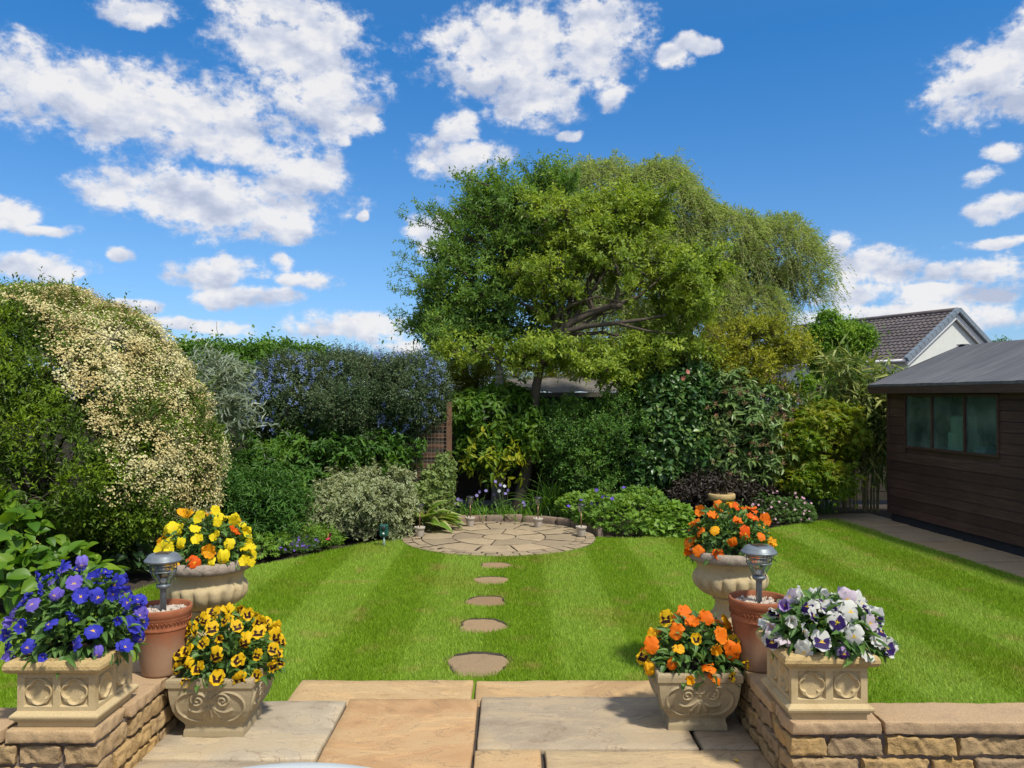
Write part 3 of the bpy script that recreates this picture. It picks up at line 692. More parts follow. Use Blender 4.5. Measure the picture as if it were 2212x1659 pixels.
# grass blades
def grass():
    rng = np.random.default_rng(11); n = 1500000
    P = np.stack([rng.uniform(-7.5,5.3,n), 3.6+(12.2-3.6)*rng.random(n)], 1)
    px = P[:,0]/P[:,1]*F+CX; ok = (px > -330) & (px < 2540)
    ok &= rng.random(n) < np.clip(1.25-.075*(P[:,1]-3.6), .5, 1)
    P = P[ok]; poly = np.array(RAW); inside = np.zeros(len(P), bool); j = len(poly)-1
    for i in range(len(poly)):
        xi, yi = poly[i]; xj, yj = poly[j]
        c = ((yi > P[:,1]) != (yj > P[:,1])) & (P[:,0] < (xj-xi)*(P[:,1]-yi)/(yj-yi+1e-12)+xi); inside ^= c; j = i
    jt = rng.normal(size=P.shape)*.02
    Q = P
    inside &= ((P[:,0]-CC.x)**2+(P[:,1]-CC.y)**2) > (CR+.004)**2
    inside &= ~((P[:,0] > -1.295) & (P[:,0] < 1.21) & (P[:,1] < 4.895)); inside &= ~((P[:,0] > -1.76) & (P[:,0] < 1.22) & (P[:,1] < 4.49))
    inside &= ~((np.abs(P[:,0]-1.36) < .16) & (P[:,1] < 5.22)); inside &= ~((np.abs(P[:,0]+1.87) < .14) & (P[:,1] < 5.02)); inside &= ~((P[:,1] < 3.72))
    for x, y, rx, ry in STEPS:
        q = np.abs((P[:,0]-x)/(rx*1.03))**2.5+np.abs((P[:,1]-y-.035)/(ry*1.10))**2.5; inside &= q > 1
    P = P[inside]; n = len(P)
    x = P[:,0]; band = np.sin(x*2*pi/1.04-1.85) > 0
    lean = np.where(band, .40, -.15)
    A = np.stack([rng.normal(size=n)*.42, lean*.8+rng.normal(size=n)*.40, np.ones(n)], 1)
    H = rng.uniform(.022,.042,n)*(1+.25*wob(np.c_[P, np.zeros(n)], 2.5))
    N = np.stack([rng.normal(size=n), rng.normal(size=n)-.6, np.full(n,.2)], 1)
    V, Fc, UV = scatter(BLADE, np.c_[P, np.zeros(n)-.002], A, N, H, rng.uniform(.0028,.0052,n)*(1+.07*(P[:,1]-4)))
    o = npmesh('grass', V, Fc, M['grass_blade']); tag(o, 'short striped green lawn grass between patio and borders', 'grass', None, 'stuff'); print('blades', n)
grass()
# ------------------------------------------------------------------ garden walls, each with its return along the patio
WT = .345                                             # top of the coping
def garden_wall(side, label):
    r = random.Random(31+side)
    if side > 0: xi, xo, yf, yb, xe, yend = 1.205, 1.475, 3.47, 3.685, 5.2, 5.2
    else: xi, xo, yf, yb, xe, yend = -1.742, -2.01, 3.385, 3.63, -5.6, 5.0
    root = thing('garden_wall', label, 'wall', ((xi+xo)/2, yf, 0), 0, 'low sandstone walls at the patio edge'); off = root.location
    mortar = MB(); st = MB(); i = .022
    X0, X1 = min(xi,xe), max(xi,xe)
    def loc(mb): mb.v = [(a-off.x, b-off.y, c) for a,b,c in mb.v]; return mb
    if side > 0: mortar.box(xi+i, X1, yf+i, yb-i, -.05, WT-.058); mortar.box(xi+i+.002, xo-i, yb-i, yend-i, -.05, WT-.059)
    else: mortar.box(X0, xi-i, yf+i, yb-i, -.05, WT-.058); mortar.box(xo+i, xi-i-.002, yb-i, yend-i, -.05, WT-.059)
    loc(mortar).build('mortar', M['mortar'], root)
    # courses of walling stone
    z = WT-.072; course = 0
    while z > .0:
        hgt = (.076,.070,.080)[course%3]; z0 = z-hgt
        x = xi; sgn = 1 if side > 0 else -1; first = (.16,.30,.22)[course%3]; k = 0       # along the front
        while abs(x-xi) < abs(xe-xi)-.05:
            w = first if k == 0 else r.uniform(.18,.38); a, b = sorted((x, x+sgn*w))
            bb = (yf-.004, yf+.10) if k else (yf-.004, yf+(.26,.14,.20)[course%3])
            rough_block(st, a+.009*(k > 0 or side < 0), b-.009, bb[0], bb[1], z0, z, .010, .0080, .005, r.random(), r.uniform(0,90), 'xXyzZ', .7, 22, 1.2); x += sgn*w; k += 1
        y = yf+(.26,.14,.20)[course%3]+.018
        while y < yend-.08:                                                                   # along the patio
            w = min(r.uniform(.24,.42), yend-y); xa, xb = sorted((xi-sgn*.004, xi+sgn*.10))
            rough_block(st, xa, xb, y, y+w-.018, z0, z, .010, .0080, .005, r.random(), r.uniform(0,90), 'xXyYzZ', .7, 22, 1.2); y += w
        y = yb                                                                              # garden side of the return
        while y < yend-.08:
            w = min(r.uniform(.24,.42), yend-y); xa, xb = sorted((xo+sgn*.004, xo-sgn*.08))
            rough_block(st, xa, xb, y, y+w-.018, z0, z, .03, .006, .014, r.random(), r.uniform(0,90), 'xXyYzZ', .7, 22, 1.2); y += w
        rough_block(st, min(xi,xo)+.11*(1), max(xi,xo)-.11, yend-.10, yend, z0, z, .03, .006, .014, r.random(), r.uniform(0,90), 'xXyYzZ', .7, 22, 1.2)
        z = z0-.018; course += 1
    loc(st).build('walling_stone', M['wall'], root)
    # coping
    cp = []; sgn = 1 if side > 0 else -1
    xs = [xi, xi+sgn*.40]; 
    while abs(xs[-1]-xi) < abs(xe-xi)-.3: xs.append(xs[-1]+sgn*r.uniform(.85,1.0))
    for k in range(len(xs)-1):
        a, b = sorted((xs[k], xs[k+1])); cp.append((a+.008*(k > 0 or side < 0), b-.008, yf-.012, yb))
    y = yb+.012
    while y < yend-.1:
        w = min((.42,.50,.46)[len(cp)%3], yend-y)
        if yend-(y+w) < .15: w = yend-y
        a, b = sorted((xi-sgn*.012, xo)); cp.append((a, b, y, y+w-.014)); y += w
    for k, (a, b, c, d) in enumerate(cp):
        mb = MB(); rough_block(mb, a, b, c, d, WT-.055, WT, .012, .0065, .006, r.random(), r.uniform(0,90), 'xXyYzZ', .22, 22, .9)
        mb.v = [(p-off.x, q-off.y, min(s, WT-.001)) for p,q,s in mb.v]
        mb.build('coping_stone', M['coping'], root)
    return root
garden_wall(1, 'low sandstone wall on the shed side of the patio, carrying the white pansy planter')
garden_wall(-1, 'low sandstone wall on the hedge side of the patio, carrying the blue pansy planter')

# ------------------------------------------------------------------ square planters with quatrefoil panels
def relief_grid(w0, h, nx, nz, halfw, dep):
    """one side of a square vessel: halfw(z) is the half width, dep(u, v) the carving; faces -y"""
    u = np.linspace(-1,1,nx); v = np.linspace(0,1,nz); U, Vv = np.meshgrid(u, v, indexing='ij')
    z = Vv*h; hw = halfw(z); d = dep(U, Vv); V = np.stack([U*hw, -(hw+d), z], -1).reshape(-1,3)
    i = np.arange(nx-1)[:,None]*nz; j = np.arange(nz-1)[None,:]; Q = np.stack([i+j, i+nz+j, i+nz+j+1, i+j+1], -1).reshape(-1,4); return V, Q
def sst(a, b, x): t = np.clip((x-a)/(b-a), 0, 1); return t*t*(3-2*t)
def four(mb, V, Q, z0, tint=.5):
    for k in range(4):
        c, s = [(1,0),(0,1),(-1,0),(0,-1)][k]; W = np.stack([V[:,0]*c-V[:,1]*s, V[:,0]*s+V[:,1]*c, V[:,2]+z0], 1); mb.add(W, [tuple(q) for q in Q], tint, True)
def profile_square(mb, prof, tint=.5, n=1):
    """stacked square rings (half width, z)"""
    V = []
    for r, z in prof: V += [(-r,-r,z),(r,-r,z),(r,r,z),(-r,r,z)]
    mb.add(V, [(a*4+k, a*4+(k+1)%4, a*4+4+(k+1)%4, a*4+4+k) for a in range(len(prof)-1) for k in range(4)], tint)
def quatrefoil(U, Vv):
    hw, hh = .166, .158; x = U*hw; z = Vv*hh-.080; x = np.abs(x)-.076; d = np.zeros_like(U)
    px = np.abs(x); pz = np.abs(z); r = np.sqrt(x*x+z*z)
    sq = sst(.0605,.0580, np.maximum(px, pz)); ring = sst(.0575,.0555, r)
    d -= .013*sq*(1-ring)
    a = .0255; R_ = .0255; q = np.minimum(np.minimum(np.hypot(x-a,z), np.hypot(x+a,z)), np.minimum(np.hypot(x,z-a), np.hypot(x,z+a)))
    ins = sst(R_+.0012, R_-.0018, q); d -= ins*.012
    d += .002*np.exp(-((q-R_-.004)/.003)**2)*ring
    return d
def stone_planter(x, y, label):
    root = thing('stone_planter', label, 'planter', (x,y,WT), 0, 'square stone planters on the walls')
    mb = MB(); V, Q = relief_grid(0, .158, 160, 84, lambda z: .166+0*z, quatrefoil); four(mb, V, Q, .068); mb.build('body', M['cast'], root)
    mb = MB(); profile_square(mb, [(.0,.0),(.163,.0),(.163,.010),(.165,.022),(.173,.024),(.173,.031),(.184,.036),(.188,.046),(.187,.053),(.169,.068),(.15,.068)]); mb.build('plinth', M['cast'], root)
    mb = MB(); profile_square(mb, [(.15,.2255),(.1665,.226),(.171,.230),(.188,.234),(.201,.242),(.207,.254),(.2065,.268),(.200,.281),(.185,.287),(.150,.288),(.148,.27)]); mb.build('rim', M['cast_rim'], root)
    mb = MB(); mb.box(-.149,.149,-.149,.149,.24,.272); mb.build('soil', M['soil'], root)
    return root
PL_L = (-1.94, 3.575); PL_R = (1.383, 3.655)
stone_planter(*PL_L, 'square buff stone planter with quatrefoil panels under the blue pansies')
stone_planter(*PL_R, 'square buff stone planter with quatrefoil panels under the white pansies')

# ------------------------------------------------------------------ carved troughs on the paving
def _scroll():
    pts = []
    for sx in (1,-1):
        t = np.linspace(0, 1, 60); ang = radians(160)-t*radians(600); r = .235-.20*t**.75; cx, cy = .315, .655
        pts.append((np.stack([sx*(cx+r*np.cos(ang)), cy+r*np.sin(ang)*.95], 1), .030, .0085))
        ang = np.linspace(2.2, -1.9, 46); pts.append((np.stack([sx*(.43+.45*np.cos(ang)), .455+.42*np.sin(ang)], 1), .024, .0060))
        q = np.linspace(0,1,24); pts.append((np.stack([sx*(.05+.50*q), .47-.20*np.sin(q*pi*.62)+.10*q*q], 1), .040, .0060))
    pts.append((np.array([(-.13,.70),(.13,.70)]), .022, .006)); pts.append((np.array([(0,.62),(0,.86)]), .05, .0045))
    for ang, L in ((-90,.38),(-62,.37),(-118,.37)):
        a = radians(ang); s = np.linspace(.25,1,12); pts.append((np.stack([L*1.35*s*cos(a), .50+L*s*sin(a)], 1), .050, .0055))
    return pts
SCROLL = _scroll()
def seg_dist(U, Vv, pl):
    D = np.full(U.shape, 9.0)
    for a, b in zip(pl[:-1], pl[1:]):
        ab = b-a; L = (ab*ab).sum()+1e-12; t = np.clip(((U-a[0])*ab[0]+(Vv-a[1])*ab[1])/L, 0, 1)
        D = np.minimum(D, np.hypot(U-a[0]-t*ab[0], (Vv-a[1]-t*ab[1])))
    return D
def trough_dep(U, Vv):
    z0, z1 = .075/.262, 1.0; W = (Vv-z0)/(z1-z0); d = np.zeros_like(U); Up = U*1.02
    fl = sst(1.0,.93, np.hypot(Up/.92, (W-.46)/.50)); d -= .0035*fl
    for pl, sg, hh in SCROLL: d = np.maximum(d, -.0035*fl+hh*1.5*np.exp(-(seg_dist(Up, W, pl)/sg)**2)*(W > 0))
    return d*sst(0,.05,1-np.abs(U))*sst(.0,.06,W)
def trough_hw(z):
    zz = np.array([0,.028,.045,.058,.070,.085,.11,.14,.18,.22,.262]); ww = np.array([.150,.149,.143,.143,.149,.160,.176,.188,.197,.2025,.205]); return np.interp(z, zz, ww)
def stone_trough(x, y, z, rz, label):
    root = thing('carved_planter', label, 'planter', (x,y,z), rz, 'carved stone pots on the patio')
    mb = MB(); V, Q = relief_grid(0, .262, 150, 110, trough_hw, trough_dep); four(mb, V, Q, 0); profile_square(mb, [(.0,.0),(.150,.0)]); mb.build('body', M['carved'], root)
    mb = MB(); profile_square(mb, [(.19,.258),(.208,.2585),(.2135,.264),(.2145,.290),(.2125,.300),(.206,.304),(.186,.304),(.183,.28)]); mb.build('rim', M['carved'], root)
    mb = MB(); mb.box(-.184,.184,-.184,.184,.255,.284); mb.build('soil', M['soil'], root); return root
TR_L = (-1.490, 4.150); TR_R = (.945, 4.225)
stone_trough(*TR_L, .053, 0, 'grey carved stone pot with scrolls on the paving, holding yellow black blotched pansies')
stone_trough(*TR_R, .053, 0, 'grey carved stone pot with scrolls on the paving, holding orange pansies')

# ------------------------------------------------------------------ urns at the wall ends
def stone_urn(x, y, label, rz):
    root = thing('stone_urn', label, 'urn', (x,y,WT), rz, 'fluted stone urns at the wall ends')
    mb = MB(); mb.box(-.135,.135,-.135,.135,.0,.035, .5, .006)
    fl = lambda th, z: .006*(abs(sin(th*10))-.5)*float(.06 < z < .15)
    mb.lathe([(.0,.036),(.128,.036),(.133,.045),(.130,.060),(.118,.072),(.104,.085),(.094,.105),(.088,.125),(.088,.145),(.094,.158),(.107,.163),(.108,.175),(.10,.181)], 120, mod=fl); mb.build('pedestal', M['urn'], root)
    def gad(th, z):
        a = max(0, 1-abs((z-.245)/.085)**2.2); top = .5+.5*math.cos(min(pi, max(0, (z-.30)/.03*pi))) if z > .30 else 1
        return (abs(cos(th*8.5))**.6-.75)*.030*a*top
    prof = [(.08,.178),(.100,.182)]+[(.105+.118*sin(min(1,(i/14))*pi*.5)**.9, .184+.106*(i/14)**1.35) for i in range(1,15)]+[(.224,.300),(.222,.312),(.214,.325),(.203,.335),(.199,.345),(.199,.36),(.203,.375),(.212,.39),(.226,.402)]
    mb = MB(); mb.lathe(prof, 220, mod=gad); mb.build('bowl', M['urn'], root)
    mb = MB(); mb.lathe([(.222,.400),(.238,.404),(.250,.414),(.256,.428),(.257,.446),(.252,.460),(.243,.468),(.225,.470),(.21,.462),(.205,.44)], 120, mod=lambda th, z: .0018*sin(th*23+z*90)+.0014*sin(th*41)); mb.build('rim', M['urn_rim'], root)
    mb = MB(); mb.lathe([(.0,.452),(.12,.450),(.208,.442),(.208,.42)], 40); mb.build('soil', M['soil'], root); return root
UR_L = (-1.775, 4.66); UR_R = (1.345, 4.93)
stone_urn(*UR_L, 'fluted pale stone urn beside the blue planter, filled with yellow pansies', 0.1)
stone_urn(*UR_R, 'fluted pale stone urn behind a lantern, filled with orange pansies', 0.0)

# ------------------------------------------------------------------ terracotta pots with gravel and solar lanterns
def terracotta(x, y, label, k=1.0):
    root = thing('terracotta_pot', label, 'pot', (x,y,WT), 0, 'terracotta pots of gravel on the walls'); H = .34*k; R1 = .142*k
    mb = MB(); mb.lathe([(0,.0),(.088,.0),(.095,.004),(.098,.014),(.108,.08),(.120,.16),(.131,.235)], 64)
    mb.v = [(a*k,b*k,c*k) for a,b,c in mb.v]; mb.build('body', M['terracotta'], root)
    mb = MB(); mb.lathe([(.131,.233),(.134,.236),(.1345,.243),(.131,.248),(.133,.262),(.136,.288),(.1385,.292),(.1365,.298),(.140,.302),(.143,.318),(.143,.332),(.140,.339),(.134,.340),(.129,.335),(.127,.30)], 64)
    for i in range(44):                                                        # pressed band of little arches
        a = 2*pi*i/44; a2 = 2*pi*(i+.8)/44
        mb.tube([((.1365+.0015)*cos(q), (.1365+.0015)*sin(q), .265+.017*sin((q-a)/(a2-a)*pi)) for q in np.linspace(a, a2, 6)], .0018, 4)
    mb.v = [(a*k,b*k,c*k) for a,b,c in mb.v]; mb.build('rim', M['terracotta'], root)
    # gravel
    rng = random.Random(int(x*100)); gm = MB(); gm.lathe([(0,.300),(.128,.296),(.128,.27)], 24)
    ico = [Vector(v) for v in ((0,0,1),(.894,0,.447),(.276,.851,.447),(-.724,.526,.447),(-.724,-.526,.447),(.276,-.851,.447),(.724,.526,-.447),(-.276,.851,-.447),(-.894,0,-.447),(-.276,-.851,-.447),(.724,-.526,-.447),(0,0,-1))]
    fc = [(0,1,2),(0,2,3),(0,3,4),(0,4,5),(0,5,1),(1,6,2),(2,7,3),(3,8,4),(4,9,5),(5,10,1),(6,7,2),(7,8,3),(8,9,4),(9,10,5),(10,6,1),(11,7,6),(11,8,7),(11,9,8),(11,10,9),(11,6,10)]
    for i in range(150):
        r = .120*sqrt(rng.random()); a = rng.uniform(0,2*pi); s = rng.uniform(.008,.015); sc = (s*rng.uniform(.8,1.4), s*rng.uniform(.7,1.1), s*rng.uniform(.6,.9))
        Rm = Matrix.Rotation(rng.uniform(0,6),3,'Z') @ Matrix.Rotation(rng.uniform(-.8,.8),3,'X')
        gm.add([Rm @ Vector((v.x*sc[0]*rng.uniform(.85,1.15), v.y*sc[1], v.z*sc[2]))+Vector((r*cos(a), r*sin(a), .303+rng.uniform(-.004,.012))) for v in ico], fc, rng.random())
    gm.v = [(a*k,b*k,c*k) for a,b,c in gm.v]; o = gm.build('gravel', M['gravel'], None, (x,y,WT)); tag(o, 'pale gravel filling the '+('terracotta pot beside the blue pansies' if x < 0 else 'terracotta pot beside the white pansies'), 'gravel', None, 'stuff')
    return root
TC_L = (-1.785, 4.085); TC_R = (1.285, 4.165)
terracotta(*TC_L, 'terracotta pot with pale salt stains beside the blue pansy planter', 1.0)
terracotta(*TC_R, 'terracotta pot beside the white pansy planter, an orange urn behind it', 1.07)
def solar_lantern(x, y, z, label, rz):
    root = thing('solar_lantern', label, 'lantern', (x,y,z), rz, 'caged solar lanterns in the terracotta pots')
    mb = MB(); mb.lathe([(.0,-.02),(.0155,-.02),(.0155,.112),(.018,.116),(.018,.122),(.0,.122)], 20); mb.build('stem', M['metal'], root)
    mb = MB(); mb.lathe([(.0,.121),(.024,.121),(.033,.128),(.035,.136),(.033,.142),(.026,.145),(.0,.145)], 28); mb.build('collar', M['metal'], root)
    mb = MB(); mb.lathe([(.024,.145),(.030,.158),(.046,.184),(.053,.200),(.055,.215),(.055,.252)], 28); mb.build('glass_bulb', M['glass'], root)
    mb = MB(); mb.lathe([(0,.150),(.010,.150),(.012,.160),(.010,.172),(0,.174)], 14); mb.build('lamp_holder', M['white_paint'], root)
    for R_, zz, t in ((.0635,.212,.0032),(.063,.240,.0026),(.063,.250,.0026)):
        m2 = MB(); m2.torus(R_, t, zz, 32, 6); m2.build('cage_ring', M['metal'], root)
    for i in range(6):
        a = 2*pi*i/6+.3; m2 = MB(); m2.tube([(r*cos(a), r*sin(a), q) for r, q in ((.030,.140),(.036,.160),(.052,.188),(.061,.206),(.063,.23),(.063,.262))], .0024, 6); m2.build('cage_bar', M['metal'], root)
    mb = MB(); mb.lathe([(.0,.256),(.055,.256),(.070,.257),(.088,.259),(.0925,.263),(.0925,.269),(.089,.273),(.083,.277),(.076,.290),(.066,.297),(.05,.300),(.0,.300)], 48); mb.build('cap', M['metal'], root)
    mb = MB(); mb.box(-.032,.032,-.032,.032,.2995,.304, .5, .001); mb.build('solar_panel', M['panel'], root); return root
solar_lantern(TC_L[0]+.003, TC_L[1], WT+.305, 'grey caged solar lantern in the pot beside the blue pansies', .1)
solar_lantern(TC_R[0]+.002, TC_R[1], WT+.33, 'grey caged solar lantern in the pot beside the white pansies', .3)

# ------------------------------------------------------------------ small stake lights in clay pots round the stone circle
def small_set():
    lights = [(907,1158,'hosta leaves','on the hosta side'),(1016,1136,'trellis post','next to the trellis post'),(1162,1138,'strappy leaves','in front of the arching strap leaves'),(1255,1157,'geranium','by the bright green geranium mound')]
    p0 = l0 = None
    def cp(root, loc, lab):
        c = root.copy(); COL.objects.link(c); c.location = loc; c['label'] = lab
        for ch in root.children:
            d = ch.copy(); COL.objects.link(d); d.parent = c
        return c
    for i, (px, py, _, w) in enumerate(lights):
        g = gd(px, py, .02); lp = 'small pale clay pot on the stone circle '+w; ll = 'short solar stake light with copper stem '+w
        if i == 0:
            p0 = thing('clay_pot', lp, 'pot', g, 0, 'small clay pots round the stone circle')
            mb = MB(); mb.lathe([(0,.0),(.044,.0),(.046,.004),(.060,.092)], 28); mb.build('body', M['pot'], p0)
            mb = MB(); mb.lathe([(.060,.090),(.066,.091),(.069,.118),(.067,.122),(.060,.122),(.057,.100),(0,.098)], 28); mb.build('rim', M['pot'], p0)
            l0 = thing('stake_light', ll, 'solar light', g+Vector((0,0,.099)), 0, 'solar stake lights round the stone circle')
            mb = MB(); mb.tube([(0,0,-.01),(0,0,.20)], .0078, 10); mb.build('stem', M['copper'], l0)
            mb = MB(); mb.lathe([(.010,.198),(.030,.205),(.040,.235),(.047,.280)], 20, mod=lambda th, z: .0015*sin(th*16)); mb.build('lamp_shade', M['glass'], l0)
            mb = MB(); mb.lathe([(0,.279),(.055,.279),(.058,.284),(.054,.294),(.040,.303),(0,.306)], 24); mb.build('cap', M['metal_dark'], l0)
        else:
            cp(p0, g, lp); cp(l0, g+Vector((0,0,.099)), ll)
small_set()

# edging stones behind the circle
a0, a1, n_ = radians(6), radians(158), 13
where = ['beside the geranium mound','second from the geranium mound','behind the last clay pot','in front of the small geranium leaves','between two clay pots by the daylilies','in front of the strap leaves','behind the clay pot by the strap leaves','in front of the lilac bells','centred behind the circle','beside the trellis clay pot','at the foot of the trellis post','half under the hosta','deepest under the hosta leaves']
for i in range(n_):
    a = a0+(a1-a0)*(i+.5)/n_; hw = (a1-a0)/n_*1.27/2-.008; h = .098+.008*sin(i*2.3); mb = MB()
    rough_block(mb, -hw, hw, -.035, .045, -.05, h, .035, .005, .012, rr_.random(), i*3.1, 'xXyYZ', .7, 14)
    o = mb.build('edging_stone', M['edging'], None, (CC.x+1.27*cos(a), CC.y+1.27*sin(a), 0)); o.rotation_euler.z = a-pi/2+rr_.uniform(-.03,.03)
    tag(o, 'brown edging stone of the circle '+where[i], 'edging stone', 'edging stones behind the stone circle')

# green animal scarer on a pole, at the lawn edge
g = gd(830, 1180); root = thing('animal_scarer', 'dark green plastic animal scarer on a pale pole at the lawn edge', 'animal scarer', (g.x, g.y, 0))
mb = MB(); mb.tube([(0,0,-.03),(.003,0,.13)], .0135, 10); mb.build('pole', M['pale_pole'], root)
mb = MB(); mb.box(-.050,.050,-.03,.03,.122,.262,.5,.012); mb.box(-.040,.040,-.034,-.029,.135,.250,.5,.002); mb.build('case', M['green_plastic'], root)
mb = MB(); mb.v = []; mb.lathe([(0,0),(.024,0),(.027,.003),(.027,.006)], 20); mb.v = [(a, -.036-.006+c, .222+b) for a,b,c in mb.v]; mb.build('speaker', M['metal_dark'], root)
mb = MB(); mb.lathe([(0,.006),(.006,.005),(.0125,0)], 16); mb.v = [(a, -.035-c, .158+b) for a,b,c in mb.v]; mb.build('sensor', M['white_paint'], root)

# bird bath behind the urn
g = at(1557, 1080, 10.9); root = thing('stone_birdbath', 'round buff stone birdbath showing just above the orange urn pansies', 'birdbath', (g.x, g.y, 0))
mb = MB(); mb.lathe([(0,-.03),(.13,-.03),(.13,.05),(.09,.08),(.075,.2),(.09,.30),(.12,.32),(0,.32)], 28); mb.build('pedestal', M['urn_rim'], root)
mb = MB(); mb.lathe([(.10,.32),(.175,.345),(.188,.38),(.186,.42),(.178,.43),(.155,.432),(.14,.41),(.08,.385),(0,.38)], 36); mb.build('bowl', M['cast_rim'], root)

# yellow petal dropped on the flags
g = gd(1587, 1641, .051); mb = MB(); mb.add([(-.012,.016,.004),(.012,.016,.003),(.003,-.016,.006),(0,.004,.001)], [(0,1,3),(1,2,3),(2,0,3)]); o = mb.build('fallen_petal', simple('yellow_petal', (.75,.50,.03), .7, 0, .1, 40, 0), None, (g.x, g.y, .055)); tag(o, 'yellow fallen petal lying on the flagstones by the wall', 'petal')

# white garden table whose far rim just enters the view
root = thing('garden_table', 'pale round garden table whose edge just shows at the bottom of the view', 'table', (-.575, 1.745, 0))
mb = MB(); mb.lathe([(0,.690),(.50,.690),(.522,.692),(.53,.698),(.53,.710),(.524,.716),(.50,.716),(0,.716)], 96); mb.build('tabletop', M['table_top'], root)
mb = MB(); mb.lathe([(0,.052),(.22,.052),(.23,.06),(.22,.075),(.05,.10),(.03,.2),(.028,.6),(.06,.66),(.12,.69)], 32); mb.build('pedestal', M['white_paint'], root)

# ------------------------------------------------------------------ shed
def shed():
    root = thing('garden_shed', 'dark brown weatherboarded shed with a grey felt roof beside the lawn path', 'shed', SHED, SROT)
    L, W, zb, zt = 5.2, 2.4, .13, 1.87
    mb = MB(); mb.box(.02,L-.02,.02,W-.02,-.05,zb); mb.build('base', M['skid'], root)
    # boards: front wall (y=0), with the window opening left clear, and the two gable ends
    mb = MB(); bh = .1225; n = int((zt-zb)/bh)+1; wx0, wx1, wz0, wz1 = .435, 2.255, 1.09, 1.752
    def board(x0,x1,z0,z1):
        s = .016; V = [(x0,0.0,z0),(x1,0.0,z0),(x0,-s-.004,z0),(x1,-s-.004,z0),(x0,-s,z0+.018),(x1,-s,z0+.018),(x0,-s+.004,z1-.025),(x1,-s+.004,z1-.025),(x0,-.003,z1),(x1,-.003,z1),(x0,.0,z1),(x1,.0,z1)]
        mb.add(V, [(0,1,3,2),(2,3,5,4),(4,5,7,6),(6,7,9,8),(8,9,11,10)], rr_.random())
    for i in range(n):
        z0 = zb+i*bh; z1 = min(zt, z0+bh)
        if z1 > wz0-.01 and z0 < wz1+.01: board(.045,wx0,z0,z1); board(wx1,L-.045,z0,z1)
        else: board(.045,L-.045,z0,z1)
    mb.build('weatherboard', M['shed_wood'], root)
    mb = MB(); mb.box(.0,wx0,.001,.03,zb,zt); mb.box(wx1,L,.001,.03,zb,zt); mb.box(wx0,wx1,.001,.03,zb,wz0-.02); mb.box(wx0,wx1,.001,.03,wz1+.02,zt)
    mb.box(0,L,W-.03,W,zb,zt); zr = 2.47
    for x0, x1 in ((0,.03),(L-.03,L)):
        V = [(x,y,z) for x in (x0,x1) for y, z in ((.031,zb),(W-.031,zb),(W-.031,zt),(W/2,zr-.06),(.031,zt))]
        mb.add(V, [(0,1,2,3,4),(9,8,7,6,5),(0,5,6,1),(1,6,7,2),(2,7,8,3),(3,8,9,4),(4,9,5,0)])
    mb.build('wall', M['shed_wood'], root)
    mb = MB(); mb.box(-.012,.045,-.026,.045,zb-.01,zt-.02); mb.build('corner_post', M['shed_wood'], root)
    mb = MB(); mb.box(L-.045,L+.012,-.026,.045,zb-.01,zt-.02); mb.build('corner_post', M['shed_wood'], root)
    # roof slopes of felt with a fascia
    ey, ez, th = -.19, 1.90, .022
    mb = MB(); nx = 26; ny = 10
    for sgn in (0, 1):
        V = []
        for i in range(nx+1):
            for j in range(ny+1):
                x = -.20+(L+.40)*i/nx; t = j/ny; y = ey+(W/2-ey)*t; z = ez+(zr-ez)*t - .018*sin(pi*t)*(1+.5*sin(x*2.1)) + .004*sin(x*7+j); V.append((x, y if not sgn else W-y, z+th))
        Fs = [(i*(ny+1)+j, (i+1)*(ny+1)+j, (i+1)*(ny+1)+j+1, i*(ny+1)+j+1) for i in range(nx) for j in range(ny)]
        mb.add(V, Fs if not sgn else [f[::-1] for f in Fs], .5, True)
        V2 = [(x,y if not sgn else W-y,z) for x in (-.20,L+.20) for y, z in ((ey,ez+th),(ey,ez-.01),(W/2,zr-.01),(W/2,zr+th))]
        mb.add(V2, [(0,1,2,3),(7,6,5,4),(0,4,5,1),(1,5,6,2)], .5)
    mb.build('roof', M['felt'], root)
    mb = MB(); mb.box(-.19,L+.19,ey+.004,ey+.022,ez-.105,ez+.012); mb.build('fascia', M['shed_wood'], root)
    mb = MB()
    for xx in (-.205, L+.185):
        for s in (0,1):
            y0, y1 = (ey, W/2) if not s else (W-ey, W/2); mb.obox((xx+.01,y0,ez-.05),(xx+.01,y1,zr-.05),.02,.10)
    mb.build('barge_board', M['shed_wood'], root)
    mb = MB(); mb.box(-.2,-.05,W/2-.05,W/2+.05,zr+.02,zr+.035); mb.build('ridge_cap', M['felt'], root)
    # window of three lights
    win = MB(); f = .032; xs = [wx0, 1.030, 1.672, wx1]
    win.box(wx0-.02,wx1+.02,-.030,.02,wz0-.03,wz0); win.box(wx0-.02,wx1+.02,-.030,.02,wz1,wz1+.03)
    for i, xx in enumerate(xs): a = xx-.02 if i == 0 else xx-.016; b = xx+.02 if i == 3 else xx+.016; win.box(a, b if i else xx+.012, -.028,.018, wz0, wz1)
    w = win.build('window', M['shed_wood'], root)
    for i in range(3):
        p = MB(); p.box(xs[i]+.012, xs[i+1]-.012, -.006, -.002, wz0, wz1); p.build('pane', M['shed_glass'], w)
    # things stored behind the panes
    mb = MB(); mb.box(.06,L-.06,.9,.93,zb,zt-.1); mb.box(.06,L-.06,.035,.5,1.00,1.03); b = mb.build('shelf', M['inside'], root)
